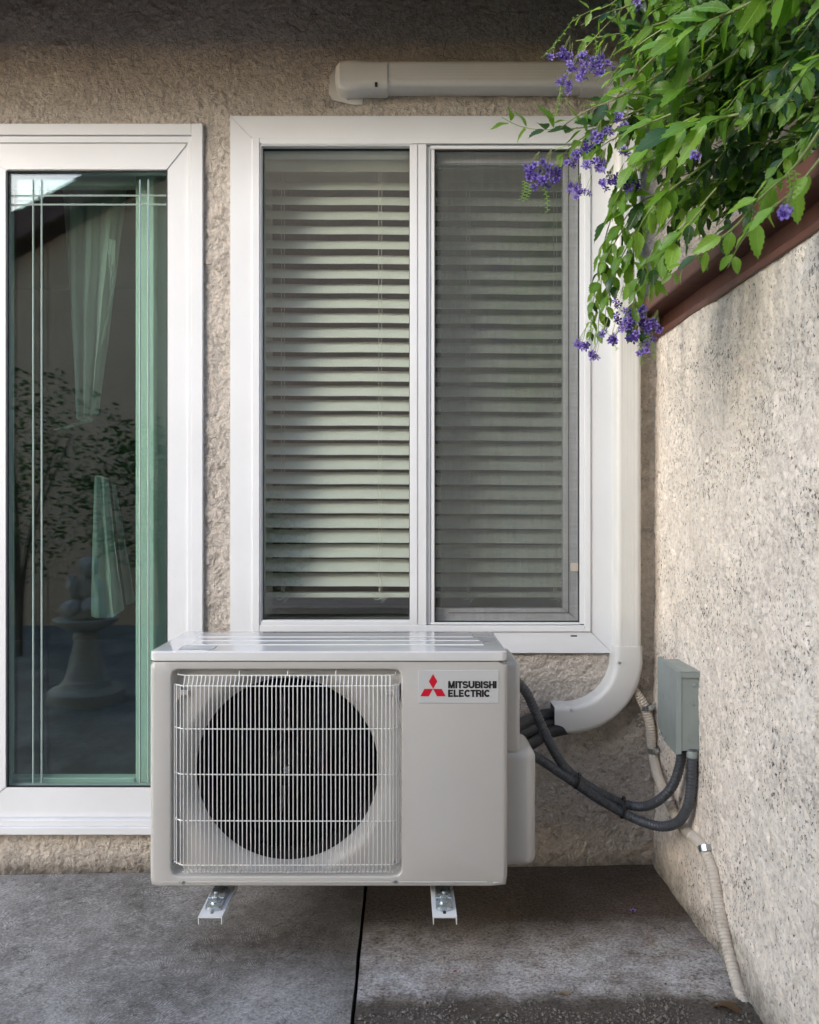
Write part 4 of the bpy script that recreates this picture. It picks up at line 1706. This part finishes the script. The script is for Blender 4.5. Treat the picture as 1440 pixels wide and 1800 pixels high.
bm = BM()
prism_y(bm, [(-4.6, -.1), (7.8, -.1), (7.8, gz(7.8)), (pk, gz(pk)), (-4.6, gz(-4.6))], yn - .15, yn)
NH(obj('wall', bm, M['stucco_far'], nh))
for sgn, xa, xb in ((1, -5.3, pk), (2, pk, 8.5)):
    bm = BM()
    prism_y(bm, [(xa, gz(xa, .02)), (xb, gz(xb, .02)), (xb, gz(xb, .24)), (xa, gz(xa, .24))], yn + .24, yn + .28)
    NH(obj('fascia', bm, M['fascia'], nh))
    bm = BM()
    prism_y(bm, [(xa, gz(xa, .16)), (xb, gz(xb, .16)), (xb, gz(xb, .30)), (xa, gz(xa, .30))], yn - 3, yn + .235)
    NH(obj('roof', bm, M['roof'], nh))


def leaf_cloud(bm, c, rad, n, size, seed):
    r = random.Random(seed)
    for _ in range(n):
        d = Vector((r.gauss(0, 1), r.gauss(0, 1), r.gauss(0, 1))).normalized() * (r.random() ** .4)
        p = Vector(c) + Vector((d.x * rad[0], d.y * rad[1], d.z * rad[2]))
        if noise.noise(p * 3.5) < -.12:
            continue
        a = Vector((r.gauss(0, 1), r.gauss(0, 1), r.gauss(0, .6))).normalized()
        b_ = a.orthogonal().normalized()
        s = size * r.uniform(.6, 1.3)
        v = [bm.verts.new(p), bm.verts.new(p + a * s * .5 + b_ * s * .25), bm.verts.new(p + a * s), bm.verts.new(p + a * s * .5 - b_ * s * .25)]
        bm.faces.new(v)


for i, (x, y, h, rd, lb) in enumerate([(-2.75, -1.1, 1.5, .75, 'tall leafy shrub across the yard at far left'), (-1.9, -1.7, 1.35, .6, 'rounded shrub against the far house wall'),
                                       (-3.6, -.3, 1.0, .6, 'low dark shrub at the left edge of the yard'), (-1.25, -2.0, .85, .45, 'small shrub right of the rounded one')]):
    t_ = empty('shrub', (x, y, 0))
    tag(t_, lb, 'shrub', 'shrubs across the yard')
    bm = BM()
    leaf_cloud(bm, (0, 0, h * .85), (rd * 1.15, rd, rd * 1.1), 3600, .05, i + 3)
    obj('crown', bm, M['leaf_dark'], t_)
    bm = BM()
    for k in range(5):
        a = k * 1.26
        tube(bm, catmull([(0, 0, -.1), (.06 * math.cos(a), .06 * math.sin(a), h * .5), (rd * .5 * math.cos(a), rd * .5 * math.sin(a), h * 1.05)], 5), .016, 6, scale=lambda i_: 1 - .06 * i_)
    obj('trunk', bm, M['bark'], t_)

ped = empty('garden_fountain', (-1.75, .22, 0))
tag(ped, 'white cast stone pedestal fountain left of the camera, seen in the door glass', 'fountain')
bm = BM()
lathe(bm, [(.20, -.04), (.20, .035), (.18, .05), (.13, .06), (.125, .09), (.11, .10), (.085, .20), (.062, .30), (.07, .34), (.06, .355)], 0, 0, 36)
obj('pedestal', bm, M['stone'], ped, 40)
bm = BM()
lathe(bm, [(.05, .355), (.12, .38), (.165, .41), (.172, .43), (.160, .435), (.10, .41), (.01, .405)], 0, 0, 36)
obj('bowl', bm, M['stone'], ped, 40)
bm = BM()
for (x, y, z, rx_, ry_, rz_) in ((0, 0, .46, .12, .11, .06), (-.05, .05, .49, .06, .10, .045), (.06, .05, .50, .055, .09, .05), (.01, -.01, .58, .065, .06, .10), (-.06, .03, .60, .03, .04, .08), (.07, .02, .58, .03, .05, .08), (.015, .01, .715, .052, .052, .058)):
    t = bmesh.new()
    bmesh.ops.create_icosphere(t, subdivisions=3, radius=1)
    for v in t.verts:
        v.co = Vector((x + v.co.x * rx_, y + v.co.y * ry_, z + v.co.z * rz_))
        v.co += Vector((noise.noise(v.co * 22), noise.noise(v.co * 22 + Vector((5, 0, 0))), noise.noise(v.co * 22 + Vector((0, 9, 0))))) * .014
    merge(bm, t)
obj('figure', bm, M['stone'], ped, 60)

# ================================================================== flowering shrub over the wall
plant = empty('flowering_shrub', (1.25, 1.3, 0))
tag(plant, 'leafy green shrub with drooping purple flower sprays hanging over the side wall', 'shrub')
PL = Vector(plant.location)
lr = random.Random(42)


def leaf_mesh(i):
    r = random.Random(100 + i)
    t = bmesh.new()
    n = 13
    cup, bend = r.uniform(.10, .32), r.uniform(.08, .5) * (1 if r.random() < .8 else -1)
    wv = r.uniform(0, 6)
    Lf, Md, Rt = [], [], []
    for k in range(n + 1):
        u = k / n
        hw = .27 * math.sin(math.pi * min(1, u ** .82)) ** .85 * (1 - .25 * u) + (0.006 if k in (0, n) else 0)
        ser = 0 if k in (0, n) else (.022 if (k % 2 and u > .2) else -.013 if u > .2 else 0)
        y = u
        zc = -bend * u * u * .5
        Md.append(t.verts.new((0, y, zc)))
        z = zc + cup * hw * 1.1 + .02 * math.sin(u * 9 + wv)
        Lf.append(t.verts.new((-(hw + ser), y + ser, z)))
        Rt.append(t.verts.new((hw + ser, y + ser, z + .01 * math.sin(u * 7 + wv))))
    for k in range(n):
        t.faces.new((Md[k], Md[k + 1], Lf[k + 1], Lf[k]))
        t.faces.new((Md[k], Rt[k], Rt[k + 1], Md[k + 1]))
    # petiole
    a = [t.verts.new(p) for p in ((-.008, -.16, .02), (.008, -.16, .02), (.008, 0, 0), (-.008, 0, 0))]
    t.faces.new(a)
    me = bpy.data.meshes.new('leaf')
    bmesh.ops.recalc_face_normals(t, faces=t.faces[:])
    t.to_mesh(me)
    t.free()
    at = me.attributes.new('leaf_co', 'FLOAT_VECTOR', 'POINT')
    for i_, v_ in enumerate(me.vertices):
        at.data[i_].vector = v_.co
    me.polygons.foreach_set('use_smooth', [True] * len(me.polygons))
    return me


LM = {}
for mk in ('leaf', 'leaf_lime', 'leaf_dark'):
    LM[mk] = []
    for i in range(5):
        me = leaf_mesh(i)
        me.materials.append(M[mk])
        LM[mk].append(me)
leaves = []       # (matrix, matkey, variant, priority)


def add_leaf(p, d, nrm, s, mk):
    y = d.normalized()
    z = (nrm - y * nrm.dot(y))
    z = z.normalized() if z.length > 1e-4 else y.orthogonal()
    x = y.cross(z)
    m = Matrix((x, y, z)).transposed().to_4x4()
    leaves.append((Matrix.Translation(p) @ m @ Matrix.Diagonal((s * lr.uniform(.68, 1.08), s, s, 1)), mk, lr.randrange(5), p.y))


def branch(P, r0, leafs=True, lsize=(.045, .06), step=.022, start=.15, mk='leaf', droop=.5, name='branch', tip_small=True):
    P = resample(catmull([Vector(p) for p in P], 8), .02)
    t = BM()
    n = len(P)
    tube(t, P, r0, 6, scale=lambda i: 1 - .7 * i / n)
    o = obj(name, t, M['stem'], plant, 60)
    o.location = -PL
    if not leafs:
        return P
    tot = (n - 1) * .02
    s = tot * start
    side = 1
    roll = lr.uniform(0, 6.28)
    while s < tot:
        i = min(n - 2, int(s / .02))
        T = (P[i + 1] - P[i]).normalized()
        ref = Vector((0, 0, 1)) if abs(T.z) < .85 else Vector((0, -1, 0))
        sd_ = T.cross(ref).normalized()
        up = sd_.cross(T)
        for q in (1, -1):
            if lr.random() < .12:
                continue
            a = roll
            lat = (sd_ * math.cos(a) + up * math.sin(a)) * q
            d = T * lr.uniform(.5, .9) + lat * lr.uniform(.7, 1.0) + Vector((0, 0, -droop * lr.uniform(.6, 1.3)))
            nr = Vector((lr.uniform(-.6, .3), lr.uniform(-1.1, -.1), lr.uniform(.3, 1.1)))
            sz = lr.uniform(*lsize) * lr.choice((.7, .85, .95, 1.0, 1.05))
            if tip_small:
                sz *= 1 - .45 * max(0, (s / tot - .6) / .4)
            kk = mk
            u = lr.random()
            if mk == 'leaf' and u < .22:
                kk = 'leaf_lime'
            elif mk == 'leaf' and u > .80:
                kk = 'leaf_dark'
            add_leaf(P[i] + lat * .004, d, nr, sz, kk)
        roll += 1.57 + lr.uniform(-.3, .3)
        s += step * lr.uniform(.8, 1.25)
    return P


def q(px, py, d):
    return W(px, py, d)


# hand-placed sprays that read in the picture
branch([q(1330, -60, 1.5), q(1200, 25, 1.6), q(1120, 52, 1.66), (q(1060, 64, 1.7)), q(1012, 72, 1.72)], .0035, mk='leaf', lsize=(0.046, 0.065), droop=.25, start=.3)
branch([q(1130, -20, 1.62), q(1075, 35, 1.64), q(1035, 78, 1.66), q(1000, 120, 1.68), q(985, 160, 1.68), q(975, 205, 1.68)], .0018, leafs=False)
branch([q(1120, -30, 1.6), q(1070, 10, 1.62), q(1035, 20, 1.63), q(1005, 38, 1.64)], .0018, mk='leaf_lime', lsize=(0.026, 0.046), droop=.2)
branch([q(1300, 90, 1.5), q(1190, 160, 1.56), q(1120, 195, 1.6), q(1050, 225, 1.64), q(1000, 262, 1.66), q(965, 298, 1.67)], .0028, lsize=(0.058, 0.081), droop=.4, start=.25)
branch([q(1240, 150, 1.55), q(1130, 200, 1.6), q(1040, 222, 1.65), q(960, 228, 1.7), q(915, 222, 1.72), q(882, 206, 1.73)], .0022, lsize=(0.062, 0.081), droop=-.05, start=.3, step=.03)
branch([q(1230, 200, 1.5), q(1130, 255, 1.55), q(1100, 310, 1.6), q(1083, 360, 1.64), q(1062, 430, 1.66), q(1056, 520, 1.68), q(1050, 600, 1.68)], .002, lsize=(0.052, 0.072), droop=.8, start=.35, step=.03)
branch([q(1250, 280, 1.5), q(1160, 350, 1.55), q(1120, 410, 1.6), q(1114, 470, 1.62), q(1118, 550, 1.62), q(1122, 600, 1.62)], .002, lsize=(0.058, 0.078), droop=.7, start=.2, step=.032)
branch([q(1480, 170, 1.1), q(1400, 290, 1.15), q(1340, 345, 1.22), (q(1290, 400, 1.3)), q(1225, 450, 1.38), q(1170, 490, 1.45)], .0026, lsize=(0.046, 0.062), droop=.5, start=.3, step=.03)
branch([q(1480, 230, 1.05), q(1400, 330, 1.1), q(1340, 380, 1.17), q(1300, 430, 1.22), q(1280, 470, 1.25)], .0022, lsize=(0.042, 0.057), droop=.6, start=.3, step=.03)
branch([q(1260, 330, 1.5), q(1200, 400, 1.55), q(1160, 450, 1.6), q(1150, 520, 1.62)], .002, lsize=(0.052, 0.075), droop=.8, start=.2, step=.028)
branch([q(1180, 330, 1.55), q(1120, 360, 1.6), q(1090, 400, 1.62), q(1075, 450, 1.64)], .002, lsize=(0.058, 0.078), droop=.6, start=.1, step=.028)
branch([q(1480, -80, 1.3), q(1330, 0, 1.4), q(1200, 60, 1.5), (q(1130, 120, 1.55)), q(1085, 170, 1.6)], .004, lsize=(0.065, 0.085), droop=.4)
branch([q(1300, 200, 1.4), q(1180, 230, 1.5), q(1120, 280, 1.55), q(1095, 330, 1.58)], .0025, lsize=(0.065, 0.085), droop=.6)

branch([q(1260, 60, 1.5), q(1160, 130, 1.56), q(1090, 170, 1.6), q(1030, 195, 1.63), q(985, 225, 1.66)], .0024, lsize=(.052, .072), droop=.35, start=.2, step=.026)
branch([q(1240, 10, 1.5), q(1150, 60, 1.56), q(1100, 100, 1.6), q(1070, 145, 1.62)], .0024, lsize=(.05, .07), droop=.5, start=.15, step=.026)
branch([q(1180, 200, 1.5), q(1110, 230, 1.58), q(1060, 255, 1.62), q(1030, 290, 1.64)], .002, lsize=(.05, .068), droop=.5, start=.1, step=.024)
branch([q(1200, 260, 1.5), q(1130, 290, 1.56), q(1090, 340, 1.6), q(1076, 390, 1.62)], .002, lsize=(.05, .066), droop=.7, start=.1, step=.024)
branch([q(1200, -30, 1.55), q(1120, 5, 1.6), q(1060, 25, 1.64), q(1020, 45, 1.66)], .0022, lsize=(.042, .056), droop=.3, start=.2, step=.026)
branch([q(1240, 360, 1.45), q(1190, 420, 1.5), q(1150, 470, 1.54), q(1140, 530, 1.56)], .002, lsize=(.045, .062), droop=.7, start=.1, step=.026)

branch([q(1160, 420, 1.52), q(1128, 480, 1.56), q(1112, 540, 1.6), q(1108, 580, 1.61)], .0016, lsize=(.03, .045), droop=.8, start=.1, step=.022)
branch([q(1110, 380, 1.6), q(1068, 450, 1.64), q(1045, 520, 1.66), q(1036, 600, 1.67)], .0014, lsize=(.026, .042), droop=.8, start=.1, step=.020)
branch([q(1120, 400, 1.6), q(1085, 470, 1.63), q(1066, 540, 1.65), (q(1062, 590, 1.65))], .0014, lsize=(.028, .044), droop=.9, start=.1, step=.021)

# the body of the shrub: arching branchlets whose ends spread over the region


def yb_(px):
    tab = [(1000, 60), (1040, 150), (1090, 350), (1120, 450), (1170, 480), (1230, 450), (1290, 400), (1350, 350), (1400, 315), (1460, 285), (1600, 250)]
    for (a, ya), (b_, yb2) in zip(tab, tab[1:]):
        if a <= px <= b_:
            return ya + (yb2 - ya) * (px - a) / (b_ - a)
    return tab[0][1] if px < 1000 else tab[-1][1]


def xl_(py):
    return 1035 if py < 60 else 1065 if py < 150 else 1045 if py < 250 else 1072


cnt = 0
while cnt < 215:
    tx, ty = lr.uniform(1060, 1540), lr.uniform(-160, 470)
    if ty > yb_(tx) - 20 or tx < xl_(ty) + 15:
        continue
    f_ = (tx - 1040) / 440
    d_end = lr.uniform(1.75, 1.95) - lr.uniform(.1, .75) * max(0, min(1, f_)) ** .8
    end = q(tx, ty, d_end)
    if end.x > .68 and end.z < 1.66:
        continue
    Ld = lr.uniform(.22, .42)
    st = end + Vector((Ld * .75, lr.uniform(-.12, .12), Ld * .35))
    md = end.lerp(st, .5) + Vector((-.02, 0, Ld * .16))
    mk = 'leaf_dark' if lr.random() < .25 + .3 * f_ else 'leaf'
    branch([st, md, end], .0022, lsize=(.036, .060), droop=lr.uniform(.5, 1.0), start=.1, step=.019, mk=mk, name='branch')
    cnt += 1
# woody limbs rising behind the wall
for (a, b_) in (((1.3, 1.3, 0), (1.1, 1.5, 2.2)), ((1.3, 1.35, 0), (1.25, 1.1, 2.4)), ((1.25, 1.25, 0), (.95, 1.7, 2.0))):
    A, B_ = Vector(a), Vector(b_)
    t = BM()
    P = catmull([A, A.lerp(B_, .5) + Vector((.08, .05, 0)), B_], 8)
    tube(t, P, .018, 8, scale=lambda i: 1 - .035 * i)
    o = obj('trunk', t, M['bark'], plant, 60)
    o.location = -PL
# place leaves: nearest 300 that are in view as parts, the rest as one mass


def inview(p):
    px = CX + p.x / p.y * F
    py = CY - (p.z - H) / p.y * F
    return -20 < px < 1460 and -40 < py < 1820


vis = [l for l in leaves if inview(l[0].translation)]
hid = [l for l in leaves if not inview(l[0].translation)]
hand = sorted(vis, key=lambda l: -l[0].to_scale().x / l[3])
parts = hand[:296]
rest = hand[296:] + hid
for m, mk, v, _ in parts:
    o = link('leaf', LM[mk][v], None, plant)
    o.matrix_local = Matrix.Translation(-PL) @ m
mats3 = ['leaf', 'leaf_lime', 'leaf_dark']
vs, fs, mi, lc = [], [], [], []
for m, mk, v, _ in rest:
    me = LM[mk][v]
    b0 = len(vs)
    vs.extend([tuple(m @ x.co) for x in me.vertices])
    lc.extend([c_ for x in me.vertices for c_ in x.co])
    for p in me.polygons:
        fs.append([b0 + k for k in p.vertices])
        mi.append(mats3.index(mk))
me = bpy.data.meshes.new('foliage')
me.from_pydata(vs, [], fs)
me.attributes.new('leaf_co', 'FLOAT_VECTOR', 'POINT').data.foreach_set('vector', lc)
for k in mats3:
    me.materials.append(M[k])
me.polygons.foreach_set('material_index', mi)
me.polygons.foreach_set('use_smooth', [True] * len(me.polygons))
o = link('foliage', me, None, plant)
o.location = -PL
o['kind'] = 'stuff'

# flowers


def flower_mesh(i, mk1, mk2):
    r = random.Random(i)
    t = bmesh.new()
    for k in range(5):
        a = 2 * math.pi * k / 5 + r.uniform(-.12, .12)
        ca, sa = math.cos(a), math.sin(a)
        cup = r.uniform(.1, .5)

        def pt(u, v, z):
            return t.verts.new((u * ca - v * sa, u * sa + v * ca, z))
        c = pt(.08, 0, -.05)
        l1, l2, tp_, r2, r1 = pt(.4, .2, cup * .3), pt(.75, .30, cup * .5), pt(1.0, .0, cup * .4 + r.uniform(-.1, .1)), pt(.75, -.30, cup * .5), pt(.4, -.2, cup * .3)
        m = pt(.55, 0, cup * .15)
        for j, f in enumerate(((c, m, l1), (l1, m, l2), (l2, m, tp_), (tp_, m, r2), (r2, m, r1), (r1, m, c))):
            fc = t.faces.new(f)
            fc.material_index = 1 if j in (0, 5) else 0
    # tube of the corolla
    n = 6
    a_ = [t.verts.new((.13 * math.cos(k * 1.047), .13 * math.sin(k * 1.047), 0)) for k in range(n)]
    b_ = [t.verts.new((.07 * math.cos(k * 1.047), .07 * math.sin(k * 1.047), -.9)) for k in range(n)]
    for k in range(n):
        fc = t.faces.new((a_[k], a_[(k + 1) % n], b_[(k + 1) % n], b_[k]))
        fc.material_index = 1
    me = bpy.data.meshes.new('flower')
    t.to_mesh(me)
    t.free()
    me.materials.append(M[mk1])
    me.materials.append(M[mk2])
    return me


FMS = [flower_mesh(i, 'petal', 'petal_dark') for i in range(3)] + [flower_mesh(i + 9, 'petal_dark', 'petal_dark') for i in range(2)]
clusters = [(969, 98, 3, 6, 1.66, 0), (992, 92, 6, 11, 1.66, 0), (997, 104, 4, 9, 1.66, 0), (1020, 100, 5, 9, 1.64, 0), (1024, 118, 6, 10, 1.64, 0), (1024, 134, 4, 8, 1.64, 0),
            (1046, 112, 9, 13, 1.63, 0), (1052, 126, 4, 8, 1.63, 0), (1072, 113, 4, 8, 1.62, 0), (992, 145, 6, 11, 1.67, 0), (997, 155, 3, 6, 1.67, 0), (1122, 6, 4, 9, 1.6, 0),
            (938, 296, 14, 15, 1.64, 0), (943, 315, 13, 15, 1.64, 0), (958, 322, 7, 10, 1.64, 1), (973, 305, 12, 14, 1.64, 1),
            (1017, 272, 6, 9, 1.62, 0), (1004, 284, 5, 9, 1.62, 1), (1046, 241, 10, 12, 1.6, 0), (1036, 256, 6, 9, 1.6, 1), (1070, 228, 5, 8, 1.6, 0), (1085, 202, 4, 7, 1.58, 0), (1095, 218, 4, 8, 1.58, 0),
            (1055, 290, 11, 12, 1.6, 1), (1033, 290, 3, 6, 1.6, 0), (1011, 334, 12, 13, 1.62, 0), (1030, 338, 2, 7, 1.62, 1), (1068, 320, 9, 13, 1.58, 1), (1108, 322, 13, 16, 1.57, 1), (1096, 268, 5, 8, 1.57, 0),
            (1108, 556, 11, 14, 1.6, 0), (1128, 570, 6, 10, 1.6, 1), (1146, 575, 13, 14, 1.6, 0), (1110, 590, 7, 10, 1.6, 1), (1086, 532, 3, 8, 1.6, 1), (1084, 560, 3, 7, 1.62, 1), (1020, 605, 5, 8, 1.66, 0),
            (1033, 607, 3, 5, 1.66, 1), (1045, 621, 5, 9, 1.66, 1), (1083, 594, 5, 8, 1.63, 1), (1131, 619, 5, 9, 1.6, 0), (1098, 575, 6, 10, 1.61, 0), (1060, 585, 3, 7, 1.64, 1), (1126, 548, 6, 10, 1.6, 0), (1140, 600, 5, 9, 1.6, 0), (960, 290, 6, 10, 1.64, 0), (1058, 105, 5, 9, 1.63, 0), (1008, 118, 5, 9, 1.65, 0), (1086, 318, 5, 9, 1.58, 1), (1072, 596, 2, 4, 1.63, 1), (1380, 370, 7, 9, 1.0, 0), (1222, 277, 3, 7, 1.4, 0)]
for (px, py, n, sp, d, dk) in clusters:
    ct = BM()
    c0 = q(px, py, d)
    top = c0 + Vector((.012, 0, .035))
    for k in range(n):
        a = lr.uniform(0, 6.28)
        rr = math.sqrt((k + .5) / n) * sp
        p = q(px + rr * math.cos(a), py + rr * math.sin(a), d + lr.uniform(-.012, .012))
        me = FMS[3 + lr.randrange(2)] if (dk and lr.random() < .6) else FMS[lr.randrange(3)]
        o = link('flower', me, None, plant)
        nz = Vector((lr.uniform(-.7, .7), lr.uniform(-1.3, -.4), lr.uniform(-.4, .8))).normalized()
        rot = nz.to_track_quat('Z', 'Y').to_matrix().to_4x4() @ Matrix.Rotation(lr.uniform(0, 6), 4, 'Z')
        s = lr.uniform(.0075, .0100)
        o.matrix_local = Matrix.Translation(p - PL) @ rot @ Matrix.Diagonal((s, s, s, 1))
        tube(ct, [p - nz * .006, p.lerp(top, .5), top], .0005, 4)
    o = obj('flower_stalk', ct, M['stem'], plant)
    o.location = -PL
# bud strings
for (a, b_, d) in (((922, 318), (916, 350), 1.64), ((930, 322), (922, 352), 1.64), ((955, 325), (962, 372), 1.64), ((955, 100), (1010, 30), 1.64), ((1045, 60), (1045, 110), 1.62), ((1098, 60), (1102, 78), 1.6),
                   ((975, 205), (985, 150), 1.66), ((1385, 300), (1383, 355), 1.0), ((1398, 300), (1392, 360), 1.0), ((1122, 600), (1128, 640), 1.6), ((1140, 590), (1150, 630), 1.6), ((1040, 560), (1030, 600), 1.66), ((1055, 570), (1085, 615), 1.66)):
    ct = BM()
    A, B_ = q(*a, d), q(*b_, d)
    P = catmull([A, A.lerp(B_, .5) + Vector((.004, 0, 0)), B_], 6)
    tube(ct, P, .0006, 4)
    for k, p in enumerate(P):
        s_ = .0022 * (1 - .4 * k / len(P))
        off = Vector((.003 if k % 2 else -.003, -.001, -.001))
        tube(ct, [p, p + off * .8, p + off * 1.9], s_ * .6, 5, scale=lambda i: (.3, 1.0, .4)[i])
    o = obj('bud_string', ct, M['leaf_lime'], plant)
    o.location = -PL

# ================================================================== litter on the slab
def gz_(x, y):
    return .0185 * x - .002 + .0025 * noise.noise(Vector((x * 3, y * 3, 1)))


def ground_at(px, py):
    d = H * F / (py - CY)
    x = (px - CX) * d / F
    return Vector((x, d, gz_(x, d)))


def fallen(px, py, size, mat, label, rz, curl=.35):
    p = ground_at(px, py)
    t = bmesh.new()
    n = 9
    Lf, Md, Rt = [], [], []
    for k in range(n + 1):
        u = k / n
        hw = .24 * math.sin(math.pi * u ** .85) + .004
        z = .06 + .16 * math.sin(u * 3.1) * curl
        Md.append(t.verts.new((0, u - .5, z)))
        Lf.append(t.verts.new((-hw, u - .5, z + curl * hw * 1.2 - .03 * math.sin(u * 8))))
        Rt.append(t.verts.new((hw, u - .5, z + curl * hw * .8 + .03 * math.sin(u * 6))))
    for k in range(n):
        t.faces.new((Md[k], Md[k + 1], Lf[k + 1], Lf[k]))
        t.faces.new((Md[k], Rt[k], Rt[k + 1], Md[k + 1]))
    bmesh.ops.solidify(t, geom=t.faces[:], thickness=.01)
    o = obj('fallen_leaf', t, mat, None, 60)
    tube_ = None
    o.location = p + Vector((0, 0, -.002))
    o.scale = (size, size, size)
    o.rotation_euler = (0, 0, rz)
    return tag(o, label, 'leaf', 'fallen leaves on the slab')


fallen(1278, 1786, .060, M['deadleaf'], 'large brown dead leaf at the foot of the beige conduit', 1.1, .5)
fallen(992, 1752, .034, M['deadleaf2'], 'pale tan dry leaf at the edge of the grit', 1.3, .35)
fallen(1143, 1666, .020, M['deadleaf2'], 'small ochre leaf scrap on the bare slab near the side wall', .4, .5)
fallen(800, 1708, .016, plain('red_leaf', (.30, .06, .03), .7), 'tiny reddish leaf scrap in front of the right bracket arm', 2.0, .4)
o = link('fallen_flower', FMS[0], None)
o.location = ground_at(1113, 1613) + Vector((0, 0, .009))
o.scale = (.009, .009, .009)
tag(o, 'fallen purple flower lying on the slab', 'flower')
# grit and crumbled concrete along the front edge of the right slab
gb = BM()
gr_ = random.Random(5)
k = 0
while k < 3400:
    x = gr_.uniform(-.09, .70)
    y = gr_.uniform(1.48, 1.74)
    lim = 1.648 + .10 * noise.noise(Vector((x * 7, 0, 3))) + .05 * noise.noise(Vector((x * 9, y * 16, 5))) + .02 * noise.noise(Vector((x * 25, 0, 7)))
    if y > lim and gr_.random() > .025:
        k += 0 if gr_.random() < .9 else 1
        continue
    s = gr_.uniform(.0009, .0036) if gr_.random() < .92 else gr_.uniform(.004, .0075)
    z = gz_(x, y)
    c = Vector((x, y, z + s * .3))
    t0 = []
    for dvec in ((1, 0, 0), (-1, 0, 0), (0, 1, 0), (0, -1, 0), (0, 0, .8), (0, 0, -.5)):
        t0.append(gb.verts.new(c + Vector(dvec) * s * gr_.uniform(.6, 1.2)))
    for f in ((0, 2, 4), (2, 1, 4), (1, 3, 4), (3, 0, 4), (2, 0, 5), (1, 2, 5), (3, 1, 5), (0, 3, 5)):
        gb.faces.new([t0[i] for i in f])
    k += 1
o = obj('gravel', gb, M['grit'])
tag(o, 'loose grit and crumbled concrete on the slab', 'gravel', None, 'stuff')
# twigs in the grit
